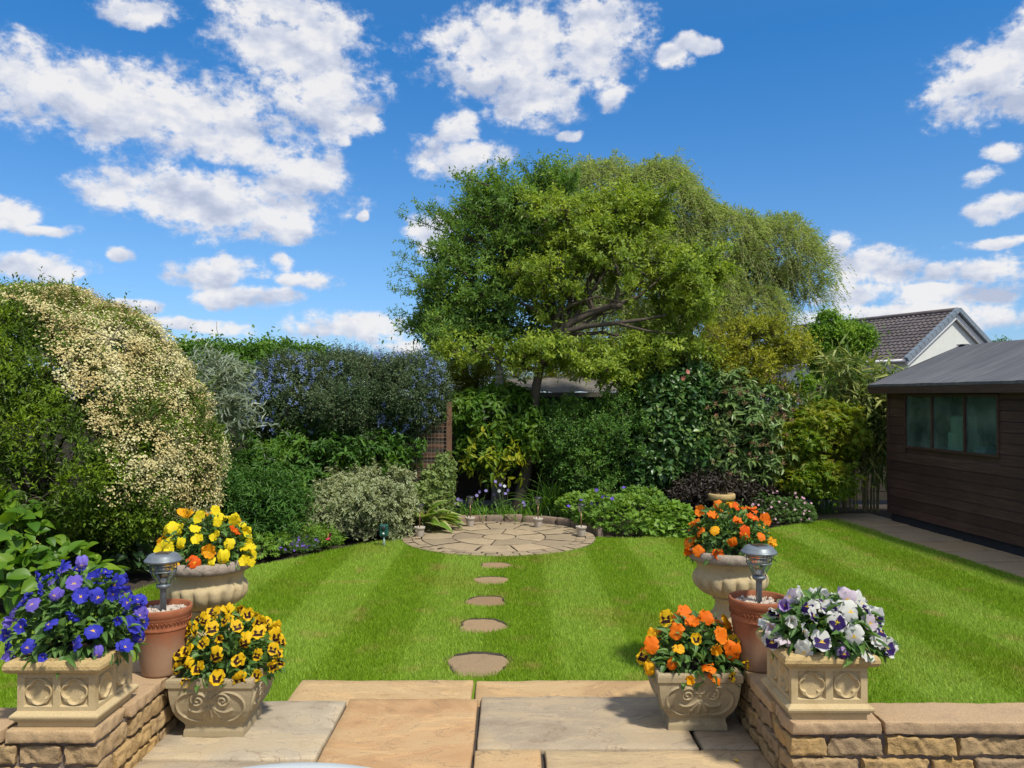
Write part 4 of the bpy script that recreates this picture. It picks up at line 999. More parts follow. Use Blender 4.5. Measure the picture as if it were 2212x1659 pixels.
    for x0,x1,z0,z1,nm,mt,lab in ((1.24,1.56,1.031,1.30,'carton','box_pale','pale carton at the bottom of the stack behind the middle shed pane'),(1.30,1.52,1.307,1.50,'carton','box_pale','smaller pale carton on top of the stack behind the middle shed pane'),(1.78,1.94,1.031,1.15,'plastic_tub','box_blue','blue plastic tub behind the last shed window pane')):
        m2 = MB(); m2.box(0,x1-x0,0,.2,0,z1-z0,.5,.008); m2.box(.01,x1-x0-.01,.01,.19,z1-z0,z1-z0+.006)
        q = Matrix.Rotation(SROT,4,'Z') @ Vector((x0,.05,z0)); o = m2.build(nm, M[mt], None, SHED+q); o.rotation_euler.z = SROT; tag(o, lab, 'box' if nm == 'carton' else 'tub')
    return root
shed()

# ------------------------------------------------------------------ house beyond the shed
def house():
    Y = 40.0; A = at(2070, 668, Y); th = atan2(-.905, .425)                # local +x points along the ridge, away from the gable
    rz = atan2(.905, -.425); hw, Lh, ze, zr = 3.75, 11.0, 3.55, A.z
    root = thing('house', 'white rendered house with a brown tiled roof beyond the shed', 'house', (A.x, A.y, -.05), rz)
    mb = MB(); V = [(x,y,z) for x in (.25,Lh) for y, z in ((-hw+.35,0),(hw-.35,0),(hw-.35,ze+.05),(0,zr-.30),(-hw+.35,ze+.05))]
    mb.add(V, [(4,3,2,1,0),(5,6,7,8,9),(0,1,6,5),(1,2,7,6),(4,9,8,3),(3,8,7,2),(0,5,9,4)]); mb.build('wall', M['render'], root)
    mb = MB(); rows = 15; nx = 150
    for s in (1,-1):
        V = []; 
        for r in range(rows):
            for e in (0,1):
                t = (r+e)/rows; y = s*hw*(1-t); z = ze+(zr-ze)*t + (.055 if e == 0 else 0.0)
                for i in range(nx+1): x = Lh*i/nx; V.append((x, y, z+.025*sin(i*pi/2.0)+.012*sin(i*1.7+r)))
        k = nx+1; Fs = [((a)*k+i, a*k+i+1, (a+1)*k+i+1, (a+1)*k+i) for a in range(2*rows-1) for i in range(nx)]
        mb.add(V, Fs if s < 0 else [f[::-1] for f in Fs])
    o = mb.build('roof', M['tile'], root)
    mb = MB(); mb.tube([(0,0,zr+.02),(Lh,0,zr+.02)], .13, 8); mb.build('ridge_tile', M['tile'], root)
    mb = MB()
    for s in (1,-1):
        n = 13
        for i in range(n):
            t0, t1 = i/n, (i+.92)/n; mb.obox((-.04, s*hw*(1-t0)*1.01, ze+(zr-ze)*t0+.05),(-.04, s*hw*(1-t1)*1.01, ze+(zr-ze)*t1+.05), .20, .22)
    mb.build('verge', M['verge'], root)
    mb = MB()
    for s in (1,-1): mb.obox((.10, s*(hw-.12), ze-.12),(.10, s*.0, zr-.27), .10, .26)
    mb.build('barge_board', M['white_paint'], root)
    mb = MB()
    for s in (1,-1): mb.tube([(0,s*(hw+.05),ze+.0),(Lh,s*(hw+.05),ze+.0)], .07, 8)
    mb.build('gutter', M['white_paint'], root)
house()

# ------------------------------------------------------------------ green garden room behind the fence
def garden_room():
    A = at(1215, 848, 14.6); root = thing('summerhouse', 'dark green timber summerhouse with an old grey felt roof, half hidden by shrubs', 'summerhouse', (A.x, A.y, -.03), .08)
    mb = MB(); n = 14
    for i in range(n): z = i*.13; mb.box(-1.0,1.15,.0-.004*(i%2),.9,z,z+.128)
    mb.build('wall', M['teal_wood'], root)
    mb = MB(); V = []
    for i in range(13):
        for j in range(5):
            x = -1.25+2.65*i/12; t = j/4; V.append((x, -.20+1.5*t, 1.86+.33*t*(1-abs(i/12-.55)*.55)+.02*sin(i*2+j)))
    mb.add(V, [(i*5+j,(i+1)*5+j,(i+1)*5+j+1,i*5+j+1) for i in range(12) for j in range(4)], .5, False)
    mb.box(-1.24,1.39,-.195,-.165,1.775,1.858); mb.build('roof', M['old_felt'], root)
garden_room()

# ------------------------------------------------------------------ fences and trellis
def fence(x0, x1, Y, h, label, lattice=False, mat='fence', step=1.83):
    root = thing('garden_fence', label, 'fence', ((x0+x1)/2, Y, -.05), 0); cx = (x0+x1)/2; hb = h-.42 if lattice else h
    mb = MB(); k = 0; x = x0-cx; z = 0.08
    while z < hb-.02: mb.box(x0-cx, x1-cx, -.010-.006*(k%2), .010, z, min(hb, z+.148)); z += .15; k += 1
    mb.build('panel', M[mat], root); x = x0-cx
    while x < x1-cx+.01: m2 = MB(); m2.box(x-.045,x+.045,-.05,.04,0,h+.04); m2.build('post', M[mat], root); x += step
    if lattice:
        m2 = MB(); x = x0-cx
        while x < x1-cx: m2.box(x, x+.032, -.024,-.014, hb+.012, h-.032); x += .085
        z = hb+.04
        while z < h-.05: m2.box(x0-cx, x1-cx, -.013,-.003, z, z+.03); z += .075
        m2.box(x0-cx,x1-cx,-.03,.01,h-.030,h); m2.box(x0-cx,x1-cx,-.03,.01,hb-.02,hb+.01); m2.build('lattice', M['lattice'], root)
fence(1.9, 8.2, 13.3, 2.02, 'dark board fence with a square lattice top behind the maple', True)
fence(-1.3, 1.9, 13.25, 1.38, 'low dark board fence in front of the summerhouse')
fence(-9.5, -1.3, 12.3, 1.75, 'dark board fence running behind the blue flowering shrub')
def trellis():
    g = gd(971, 1128); root = thing('trellis', 'reddish wooden trellis panel with wire netting and a tall post', 'trellis', (g.x, g.y, -.03))
    top = 1.75+(857-868)/F*g.y+.03; mb = MB(); mb.box(-.035,.032,-.035,.03,0,top); mb.build('post', M['trellis_wood'], root)
    mb = MB(); z = .12
    while z < 1.45: mb.box(-1.5,-.037,.012,.028,z,z+.065); z += .135
    mb.build('slat_panel', M['trellis_wood'], root)
    mb = MB(); mb.box(-1.5,-.037,.02,.034,.10,1.45); mb.build('backing', M['fence'], root)
    mb = MB()
    for i in range(28): x = -.04-i*.052; mb.tube([(x,-.03,.1),(x+.004*sin(i),-.031,.8),(x,-.03,1.45)], .0022, 4, cap=False)
    for i in range(26): z = .12+i*.052; mb.tube([(-1.48,-.034,z),(-.7,-.036,z+.006*sin(i*2)),(-.04,-.034,z)], .0022, 4, cap=False)
    mb.build('wire_netting', M['wire'], root)
trellis()
# ------------------------------------------------------------------ pansies
def pansy_mesh(name, mat, seed, curl=0.0, closed=0.0):
    r = random.Random(seed); V, Fs, UV = [], [], []
    def petal(ang, L, W, z0, cls, lift, nose=1.0):
        o = len(V); nr, na = 6, 7; ph = r.uniform(0,6)
        for i in range(nr+1):
            q = i/nr; hw = W/2*sin(pi*(.06+.62*q**.8))*(1 if q < .8 else 1-.9*(q-.8))
            for j in range(na):
                s = (j/(na-1))*2-1; rad = L*q*(1-.30*s*s*q*q); lx = rad; ly = s*hw*(1-.10*q*q)
                z = z0+lift*q*L + curl*q*q*L*1.0 + .075*sin(s*5+ph)*q**3+.03*sin(s*11+ph*2)*q**4 - .05*s*s*q + closed*q*L*.8
                x = lx*(1-closed*.35)
                V.append((x*cos(ang)-ly*sin(ang), x*sin(ang)+ly*cos(ang), z)); UV.append((q, cls))
        for i in range(nr):
            for j in range(na-1):
                a = o+i*na+j; Fs.append((a, a+na, a+na+1, a+1))
    petal(radians(66+r.uniform(-9,9)), .60, .72, -.05, 0, -.15+r.uniform(-.28,.22)); petal(radians(114+r.uniform(-9,9)), .60, .72, -.08, 0, -.15+r.uniform(-.28,.22))
    petal(radians(-10+r.uniform(-12,8)), .43, .58, .0, 1, .10+r.uniform(-.2,.3)); petal(radians(190+r.uniform(-8,12)), .43, .58, .01, 1, .10+r.uniform(-.2,.3))
    petal(radians(270+r.uniform(-6,6)), .45, .74, .03, 1, .05+r.uniform(-.25,.35))
    me = bpy.data.meshes.new(name); me.from_pydata(V, [], Fs); l = me.uv_layers.new(name='UVMap')
    for p in me.polygons:
        p.use_smooth = True
        for li, vi in zip(p.loop_indices, p.vertices): l.data[li].uv = UV[vi]
    me.materials.append(mat); me.update(); return me
M['pleaf'] = leaf_mat('pansy_leaf', [(.030,.070,.022),(.045,.105,.028),(.075,.145,.040)], .25, .5, clump=.3)
M['pstem'] = simple('pansy_stem', (.09,.17,.04), .6, 0, .2, 60, 0)
FM = {'blue': flower_mat('blue_petal', (.036,.046,.48), (.075,.070,.56), None, (.85,.50,.03)), 'violet': flower_mat('violet_petal', (.16,.11,.55), (.22,.17,.60), None, (.7,.45,.1)),
      'yellow_b': flower_mat('blotched_yellow_petal', (.80,.50,.008), (.85,.56,.012), (.035,.008,.008), (.75,.5,.02), (.50,.60)),
      'lemon': flower_mat('lemon_petal', (.82,.66,.012), (.86,.72,.02)), 'amber': flower_mat('amber_petal', (.82,.36,.006), (.85,.46,.008)),
      'orange': flower_mat('orange_petal', (.84,.17,.006), (.86,.25,.008), None, (.7,.16,.01)), 'flame': flower_mat('flame_petal', (.78,.10,.006), (.80,.15,.006)),
      'white_b': flower_mat('blotched_white_petal', (.66,.66,.60), (.72,.72,.70), (.030,.012,.10), (.85,.55,.03), (.68,.82)), 'white': flower_mat('white_petal', (.66,.68,.62), (.72,.70,.68)),
      'lilac': flower_mat('lilac_petal', (.42,.30,.60), (.60,.50,.62), (.06,.02,.16), (.8,.5,.05), (.55,.75)), 'mauve': flower_mat('mauve_petal', (.60,.50,.58), (.66,.58,.62))}
PM = {}
for k, m in FM.items():
    PM[k] = [pansy_mesh(k+'_pansy', m, 10+i, (-.15,.05,.2,-.3,.1,-.1)[i], (0,0,.2,.05,.3,.1)[i]) for i in range(6)]+[pansy_mesh(k+'_pansy_closed', m, 30, .1, .9), pansy_mesh(k+'_pansy_curled', m, 31, -.7, .0)]
def pansies(name, label, base, dome, flowers, nleaf, seed, leafL=.050, fs=.060, front=.65, drop=1.0):
    """a clump of pansies: leafy mound with single flowers; flowers: list of (kind, count, closed share)"""
    rng = np.random.default_rng(seed); x, y, z = base; rx, ry, rz = dome
    root = thing(name, label, 'pansies', (x,y,z), 0, 'clumps of pansies in stone containers')
    n = nleaf; d = nrm(rng.normal(size=(n,3))); d[:,2] = np.abs(d[:,2])*1.1-.18; d = nrm(d); r = rng.uniform(.45,.98,n)
    P = np.array([x,y,z]) + d*np.array([rx,ry,rz])*r[:,None]
    A = nrm(d*np.array([1,1,.6]) + rng.normal(size=(n,3))*.55 + np.array([0,0,.15])); low = d[:,2] < .15; A[low,2] -= .5
    N = np.array([0,-.15,1.0])+rng.normal(size=(n,3))*.35+d*.3
    L1 = scatter(BIG, P, A, N, leafL*rng.uniform(.65,1.25,n), leafL*.50*rng.uniform(.8,1.2,n))
    npmesh('foliage', *L1[:2], M['pleaf'], root, L1[2], smooth=True)
    tot = sum(c for _, c, _ in flowers); kinds = [k for k, c, _ in flowers for _ in range(c)]; sh = {k: s for k, _, s in flowers}; random.Random(seed).shuffle(kinds)
    # even spread over the mound, mostly where the light and the viewer are
    pts = []; tries = 0
    while len(pts) < tot and tries < 20000:
        tries += 1; v = rng.normal(size=3); v /= np.linalg.norm(v)
        if v[2] < -.04 or (v[1] > .35 and rng.random() > .35): continue
        md = .46*(1-.00002*tries)*sqrt(34/tot)
        if all(np.linalg.norm(v-q) > md for q in pts): pts.append(v)
    stems = []
    for v, k in zip(pts, kinds):
        p = np.array([x,y,z])+v*np.array([rx,ry,rz])*rng.uniform(1.0,1.12); f = Vector(v*np.array([.75,.55,.35])+np.array([0,-front,.28])+rng.normal(size=3)*.52).normalized()
        if f.y > .2: f.y = -.2
        up = Vector((rng.normal()*.32, rng.normal()*.1, 1)); xx = up.cross(f).normalized(); yy = f.cross(xx)
        closed = rng.random() < sh[k]; i = (6+int(rng.integers(0,2))) if closed else int(rng.integers(0,6))
        if closed: f = (f+Vector((0,-.1,-.7))).normalized(); xx = up.cross(f).normalized(); yy = f.cross(xx)
        o = link('flower', PM[k][i], root); s = fs*rng.uniform(.78,1.2)*(.85 if closed else 1)
        Mx = Matrix((xx, yy, f)).transposed().to_4x4(); Mx.translation = Vector(p)-Vector((x,y,z)); o.matrix_local = Mx @ Matrix.Diagonal((s,s,s,1))
        b = np.array([x,y,z])+v*np.array([rx,ry,rz])*.45; q = p-np.array(f)*.006; mid = (b+q)/2+np.array([0,0,.02]); stems.append((np.array([b,mid,q+np.array([0,0,.008]),q]), [.0018,.0016,.0014,.0014]))
    # buds
    for _ in range(int(tot*.45)):
        v = rng.normal(size=3); v /= np.linalg.norm(v); v[2] = abs(v[2]); b = np.array([x,y,z])+v*np.array([rx,ry,rz])*.5; q = np.array([x,y,z])+v*np.array([rx,ry,rz])*rng.uniform(.95,1.12)
        stems.append((np.array([b,(b+q)/2,q,q+v*.012,q+v*.02]), [.0016,.0016,.0015,.0055,.001]))
    V, Q = tubes(stems_pad(stems), 5); npmesh('stems', V, Q, M['pstem'], root, smooth=True)
    return root
def stems_pad(st): return st
pansies('pansy_clump', 'blue violet pansies with small yellow eyes in the square planter by the hedge', (PL_L[0]-.005, PL_L[1], .655), (.262,.21,.31), [('blue',48,.12),('violet',14,.45)], 800, 3, .058, .074)
pansies('pansy_clump', 'yellow pansies with dark blotches in the carved pot on the paving', (TR_L[0]+.02, TR_L[1]-.01, .36), (.262,.22,.26), [('yellow_b',66,.18)], 580, 5, .054, .075)
pansies('pansy_clump', 'lemon and amber pansies crowded in the urn by the hedge', (UR_L[0], UR_L[1], .815), (.25,.225,.25), [('lemon',46,.14),('amber',8,.3),('flame',2,.2)], 520, 7, .055, .080)
pansies('pansy_clump', 'orange pansies in the urn behind the lantern', (UR_R[0], UR_R[1], .81), (.25,.225,.275), [('orange',27,.15),('flame',6,.1),('amber',6,.5)], 700, 9, .058, .078)
pansies('pansy_clump', 'orange pansies with a few yellow ones in the carved pot by the wall', (TR_R[0]+.01, TR_R[1]-.01, .345), (.26,.22,.24), [('orange',24,.08),('amber',8,.4),('yellow_b',6,.2)], 640, 12, .058, .080)
pansies('pansy_clump', 'white and purple blotched pansies drooping over the square planter', (PL_R[0]+.045, PL_R[1], .645), (.255,.21,.185), [('white_b',18,.1),('white',20,.3),('lilac',5,.4),('mauve',9,.6)], 600, 15, .070, .089)

# ------------------------------------------------------------------ shrubs and trees
LM = {}
def lm(k, *a, **kw): LM[k] = leaf_mat(k, *a, **kw); return LM[k]
G = lambda *c: list(c)
lm('pyracantha_leaf', G((.028,.060,.008),(.055,.105,.010),(.125,.195,.014)), clump=.6)
lm('ceanothus_leaf', G((.018,.040,.014),(.038,.068,.024),(.090,.122,.052)), .2, .45, tone=(1,1,1))
lm('choisya_leaf', G((.020,.055,.010),(.035,.095,.014),(.075,.150,.018)), clump=.5)
lm('phlox_leaf', G((.020,.065,.014),(.038,.100,.020),(.06,.135,.028)))
lm('euonymus_leaf', G((.045,.085,.035),(.065,.105,.045),(.09,.13,.05)), edge=(.74,.74,.48), lo=.80)
lm('climber_leaf', G((.055,.11,.03),(.09,.15,.045),(.12,.18,.06)), edge=(.36,.40,.17), lo=.85)
lm('hosta_leaf', G((.060,.13,.022),(.085,.165,.026)), .3, .45, edge=(.50,.52,.22), lo=.80)
lm('buddleia_leaf', G((.16,.20,.15),(.23,.27,.22),(.31,.36,.28)), .3, gain=1.35, tone=(1,1,1))
lm('hedge_leaf', G((.025,.070,.012),(.05,.12,.018),(.09,.18,.022)), .4)
lm('hydrangea_leaf', G((.030,.085,.010),(.055,.125,.012),(.105,.180,.014)), .35, .45)
lm('bergenia_leaf', G((.018,.045,.018),(.03,.065,.025)), .1, .4)
lm('geranium_leaf', G((.040,.10,.014),(.075,.155,.020),(.13,.22,.034)), .35)
lm('alchemilla_leaf', G((.07,.15,.022),(.11,.20,.032)), .35)
lm('prunus_leaf', G((.036,.075,.018),(.062,.112,.022),(.105,.160,.026)), .44, clump=.5, gain=2.6, tone=(1.0,1.0,1.0))
lm('apple_leaf', G((.065,.105,.014),(.12,.170,.022),(.20,.245,.036)), .45, clump=.5, gain=2.1, tone=(1.0,1.0,.9))
lm('willow_leaf', G((.095,.135,.045),(.14,.18,.065),(.19,.225,.09)), .48, gain=2.4, tone=(1.0,1.0,1.0))
lm('golden_leaf', G((.085,.120,.012),(.15,.18,.016),(.22,.23,.025)), .42, gain=1.9)
lm('young_leaf', G((.045,.12,.014),(.085,.18,.018),(.13,.22,.02)), .42)
lm('conifer_leaf', G((.10,.14,.010),(.17,.20,.012)), .35)
lm('bamboo_leaf', G((.04,.085,.028),(.10,.150,.045),(.22,.24,.09)), .3)
lm('maple_leaf', G((.055,.12,.012),(.11,.17,.014),(.19,.18,.022)), .42, clump=.4)
lm('rhodo_leaf', G((.035,.080,.024),(.065,.115,.036),(.10,.15,.055)), .15, .4)
lm('camellia_leaf', G((.016,.050,.014),(.025,.070,.018),(.07,.12,.035)), .12, .36, spec=.5)
lm('purple_leaf', G((.014,.012,.012),(.030,.024,.024),(.055,.050,.036)), .15, gain=1.1)
lm('boxy_leaf', G((.020,.065,.012),(.04,.105,.018),(.085,.165,.024)), .3)
lm('aucuba_leaf', G((.030,.080,.010),(.050,.115,.012),(.085,.150,.014)), .40, clump=.5)
lm('yellowing_leaf', G((.07,.13,.010),(.13,.18,.012),(.22,.22,.015)), .42)
lm('strap_leaf', G((.025,.075,.014),(.05,.12,.018),(.08,.155,.025)), .3)
lm('daylily_leaf', G((.045,.115,.014),(.08,.17,.018)), .35)
lm('pinkgeranium_leaf', G((.035,.08,.02),(.055,.11,.03)), .3)
M['cream'] = leaf_mat('cream_blossom', [(.50,.38,.15),(.64,.57,.28),(.74,.70,.44)], .2, .8, tr_col=(1,1,1), gain=1.0, tone=(1,1,1), clump=.55)
M['bluebloom'] = leaf_mat('blue_blossom', [(.09,.14,.33),(.15,.22,.44),(.24,.31,.52)], .15, .8, tr_col=(1,1,1), gain=1.0, tone=(1,1,1))
M['purple'] = leaf_mat('purple_flower', [(.16,.06,.48),(.26,.14,.62)], .25, .7, tr_col=(1,1,1), gain=1.0, tone=(1,1,1))
M['geraniumblue'] = leaf_mat('geranium_flower', [(.12,.05,.55),(.18,.10,.62)], .25, .7, tr_col=(1,1,1), gain=1.0, tone=(1,1,1))
M['lilacbell'] = leaf_mat('bell_flower', [(.24,.19,.52),(.36,.31,.62)], .3, .7, tr_col=(1,1,1), gain=1.0, tone=(1,1,1))
M['whitebell'] = leaf_mat('white_bell_flower', [(.65,.66,.72),(.75,.75,.8)], .3, .7, tr_col=(1,1,1), gain=1.0, tone=(1,1,1))
M['pinkflower'] = leaf_mat('pink_flower', [(.55,.26,.38),(.70,.48,.56)], .25, .7, tr_col=(1,1,1), gain=1.0, tone=(1,1,1))
M['redflower'] = leaf_mat('cerise_flower', [(.62,.02,.10),(.72,.05,.17)], .25, .7, tr_col=(1,1,1), gain=1.0, tone=(1,1,1))
M['deadflower'] = leaf_mat('spent_flower', [(.20,.11,.05),(.32,.20,.10),(.42,.26,.19)], .2, .8, tr_col=(1,1,1), gain=1.0, tone=(1,1,1))
M['camflower'] = leaf_mat('camellia_flower', [(.45,.12,.08),(.55,.26,.20)], .2, .6, tr_col=(1,1,1), gain=1.0, tone=(1,1,1))
M['darkstem'] = simple('dark_stem', (.05,.04,.03), .9, 0, .3, 30, .4)
M['greenstem'] = simple('green_stem', (.10,.14,.04), .7, 0, .2, 30, 0)
M['yellowstem'] = simple('yellow_stem', (.22,.20,.08), .7, 0, .2, 30, 0)

def blooms(part, root, P, O, rng, k, r, s, mat, tmpl=DISC5, flat=1.0, stuff=True):
    """small flower heads: k florets round each point"""
    n = len(P); PP = np.repeat(P, k, 0)+rng.normal(size=(n*k,3))*r*np.array([1,1,flat]); OO = np.repeat(O, k, 0)+rng.normal(size=(n*k,3))*.5
    Aa = np.cross(nrm(OO), nrm(rng.normal(size=(n*k,3)))); V, Fc, UV = scatter(tmpl, PP, Aa, OO, s*rng.uniform(.7,1.3,n*k), s*rng.uniform(.7,1.3,n*k))
    o = npmesh(part, V, Fc, mat, root, UV)
    if stuff: o['kind'] = 'stuff'
    return o
def heads(part, root, pts, s, mat, rng, k=6, face=(0,-.5,.6)):
    """separate flowers, each a mesh of its own, of k petals"""
    for p in pts:
        f = nrm(np.array(face)+rng.normal(size=3)*.4); a = nrm(np.cross(f, rng.normal(size=3))); b = np.cross(f, a); th = np.arange(k)*2*pi/k
        A = np.cos(th)[:,None]*a+np.sin(th)[:,None]*b+f*.25; V, Fc, UV = scatter(LEAF2, np.repeat([p],k,0)+A*s*.05, A, np.repeat([f],k,0), np.full(k,s*.55), np.full(k,s*.55)); npmesh(part, V, Fc, mat, root, UV)

# large cream-flowered hedge bush on the hedge side
def pyracantha():
    bl = [B(70,915,8.3,345,315,1.45), B(180,880,8.3,225,222,1.2), B(250,960,8.3,200,230,1.15), B(-220,950,8.0,300,310,1.5), B(330,1010,8.2,120,160,.8), B(-10,740,8.4,200,135,1.1), B(150,1010,8.0,300,190,1.2)]
    def keep(P, O, rng):
        px = P[:,0]/P[:,1]*F+CX; py = HY-(P[:,2]-CH)/P[:,1]*F
        bare = (O[:,1] < .1)*np.clip(1-(px-90)/220,0,1)*np.clip((py-740)/80,0,1)
        nz = wob(P, 2.3, 2.0); ok = rng.random(len(P)) > bare*np.clip(.40+nz*.6,0,.85)
        edge = np.interp(py, [560,650,760,900,1000,1110,1180], [-200,15,150,225,300,330,420]); ok &= rng.random(len(P)) < 1-.52*sst(-40, 110, px-edge)
        return ok & (O[:,1] < .35) & (px > -230)
    root, P, O, rng = shrub('flowering_bush', 'huge rounded bush smothered in cream blossom, the largest plant beside the lawn', 'bush', bl, 30000, LM['pyracantha_leaf'], .13, 7, .050, .020, 21, None, lump=5, keep=keep, inner=.66, gap=.15, gf=1.6, spread=.7, stems=26, stem_mat=M['bark'],
        base=[(-5.6,8.1,0),(-5.0,8.3,.0),(-4.4,8.2,.05),(-6.2,8.2,0),(-5.3,7.9,.6),(-4.8,8.0,.7)], twigs=.25, twig_r=.0035, loc=(-5.1,8.2,0))
    # bare crossing branches on the shaded side
    paths = []
    for _ in range(70):
        p0 = np.array([rng.uniform(-6.6,-4.3), rng.uniform(7.3,8.0), rng.uniform(.25,1.9)]); d = np.array([rng.normal()*.8+.25, -.35+rng.normal()*.25, rng.normal()*.35+.1]); P1, R1 = limb(rng, p0, p0+d*rng.uniform(.4,1.0), rng.uniform(.006,.02), .003, 7, rng.uniform(-.1,.2), .10); paths.append((P1,R1))
        for _ in range(3): i = rng.integers(2,6); paths.append(limb(rng, P1[i], P1[i]+rng.normal(size=3)*.22, .005, .0015, 5, .1, .1))
    V, Q = tubes(paths, 5); npmesh('bare_branch', V, Q, M['bark'], root, smooth=True)
    P2, O2 = crown_pts(rng, lumpy(rng, bl, 5), 84000, inner=.92)
    px = P2[:,0]/P2[:,1]*F+CX; py = HY-(P2[:,2]-CH)/P2[:,1]*F
    edge = np.interp(py, [560,650,760,900,1000,1110,1180], [-200,15,150,225,300,330,420]); nz = wob(P2, 2.6, 4.0)*45+wob(P2, 7, 1)*50
    ok = (rng.random(len(P2)) < sst(-110, 70, px+nz*1.3-edge)) & (O2[:,1] < .6) & (rng.random(len(P2)) < .45+.5*(wob(P2, 5.0, 6.0) > -.25)) & (py < 1180) & (px > -200); ok |= (O2[:,2] > .55)&(rng.random(len(P2)) < .5)&(py < 650)
    P2 = P2[ok]; O2 = O2[ok]
    blooms('blossom', root, P2+O2*.105, O2+np.array([0,0,.6]), rng, 9, .030, .021, M['cream'], DISC5, .6)
pyracantha()

# blue flowering shrub and the plants at its feet
def ceanothus():
    Y = 11.0; bl = [B(640,885,Y,118,118,.8), B(760,870,Y,150,112,.9), B(870,860,Y,90,90,.8), B(740,960,Y,170,80,.7), B(845,920,Y,45,60,.5), B(915,830,Y,48,52,.5), B(760,880,Y+.1,170,85,.5), B(580,880,Y-.3,55,70,.4)]
    root, P, O, rng = shrub('blue_shrub', 'broad dark shrub with powder blue flower heads beside the trellis', 'shrub', bl, 36000, LM['ceanothus_leaf'], .13, 8, .033, .015, 31, None, lump=6, inner=.7, gap=.30, gf=2.6, spread=.8, up=.5, stems=12, twigs=.5, twig_r=.0025, loc=(-2.1,11,0), back=False)
    P2, O2 = crown_pts(rng, lumpy(rng, bl, 6), 6500, inner=.97, back=False)
    px = P2[:,0]/P2[:,1]*F+CX; py = HY-(P2[:,2]-CH)/P2[:,1]*F; nz = wob(P2, 3.0, 7.0); w = np.clip((960-py)/140, .12, 1)*np.where(px < 870, 1, .75)
    ok = (rng.random(len(P2)) < w*.42*(wob(P2, 6.0, 2.0) > -.05)); P2 = P2[ok]; O2 = O2[ok]; up = np.array([0,0,1])
    PP = np.concatenate([P2+O2*.12+up*h for h in (0,.016,.032)]); OO = np.concatenate([O2]*3); blooms('blossom', root, PP, OO+up*.3, rng, 5, .013, .019, M['bluebloom'])
ceanothus()
shrub('choisya_shrub', 'bushy mid green shrub with leaves in fans under the blue shrub', 'shrub', [B(590,1020,10.2,85,62,.5), B(690,985,10.4,85,62,.5), B(520,1060,10.0,70,60,.5), B(640,1075,10.1,85,60,.5), B(470,1090,9.9,60,75,.5), B(810,985,10.5,70,42,.4)], 2200, LM['choisya_leaf'], .12, 6, .092, .035, 41, None, bough=(130, 12, .8, .35, (.25,1.0)), lump=7, gap=.75, gf=2.6, inner=.7, spread=1.0, tip=True, droop=.1, stems=8, tmpl=LEAF6, back=False)
shrub('leafy_perennial', 'upright perennial clump with pointed green leaves behind the yellow urn pansies', 'plant', [B(520,1110,9.3,75,65,.35), B(585,1120,9.2,55,60,.35), B(480,1100,9.5,50,80,.35), B(600,1090,9.3,50,50,.3)], 1500, LM['phlox_leaf'], .26, 9, .075, .019, 43, None, lump=4, inner=.5, spread=.9, up=1.0, tmpl=LEAF6, back=False)
shrub('variegated_shrub', 'low spreading shrub with small cream edged leaves in front of the trellis', 'shrub', [B(780,1092,9.95,100,66,.38), B(700,1122,9.75,60,42,.3), B(850,1065,10.05,42,56,.3), B(852,1118,9.9,30,44,.25), B(740,1068,10.05,60,38,.3), B(795,1052,10.15,55,36,.3)], 4200, LM['euonymus_leaf'], .08, 6, .046, .026, 45, None, bough=(170, 16, .7, .25, (.25,1.02)), lump=9, gap=.7, gf=3.2, inner=.75, spread=.8, up=.5, stems=8, tmpl=LEAF6, back=False)
shrub('variegated_climber', 'round leaved cream edged climber at the foot of the trellis', 'climber', [B(940,1050,10.55,36,40,.12), B(960,1020,10.6,18,45,.1), B(920,1075,10.5,30,28,.12), B(955,1090,10.55,20,35,.1)], 1100, LM['climber_leaf'], .06, 4, .055, .05, 47, None, lump=3, inner=.4, spread=.8, tmpl=ROUND, nup=.2, back=False)
def buddleia():
    bl = [B(484,845,9.7,26,52,.25), B(462,805,9.7,20,30,.2), B(500,900,9.6,20,42,.2)]
    root, P, O, rng = shrub('silver_shrub', 'silvery arching shrub squeezed between the cream bush and the blue shrub', 'shrub', bl, 210, LM['buddleia_leaf'], .34, 8, .125, .022, 49, None, lump=3, inner=.2, spread=.7, droop=.55, up=.6, twigs=1.0, stems=6, stem_mat=M['greenstem'], loc=(-3.6,10,0))
buddleia()
hb = [B(x, 800+6*sin(x*.11), 13.0, 48, 52, .5) for x in range(395, 690, 42)]+[B(x, 880, 13.0, 60, 80, .5) for x in range(400, 680, 70)]
def hedge():
    rng = np.random.default_rng(51); bl = lumpy(rng, hb, 4); P, O = crown_pts(rng, bl, 6200, inner=.75, back=False)
    (V, Fc, U), tw = sprigs(rng, P, O, .18, 6, .085, .042, LEAF2, up=.6, spread=.8, droop=.1); root = thing('hedge', 'clipped green hedge showing above the silver and blue shrubs', 'hedge', (-4.4,13,0)); o = npmesh('foliage', V, Fc, LM['hedge_leaf'], root, U)
    V, Q = tubes([limb(rng, (-5.4+.35*i, 13.0, 0), (-5.4+.35*i+rng.normal()*.2, 13.0, 2.0), .03, .01) for i in range(7)]); npmesh('stems', V, Q, M['bark'], root)
hedge()
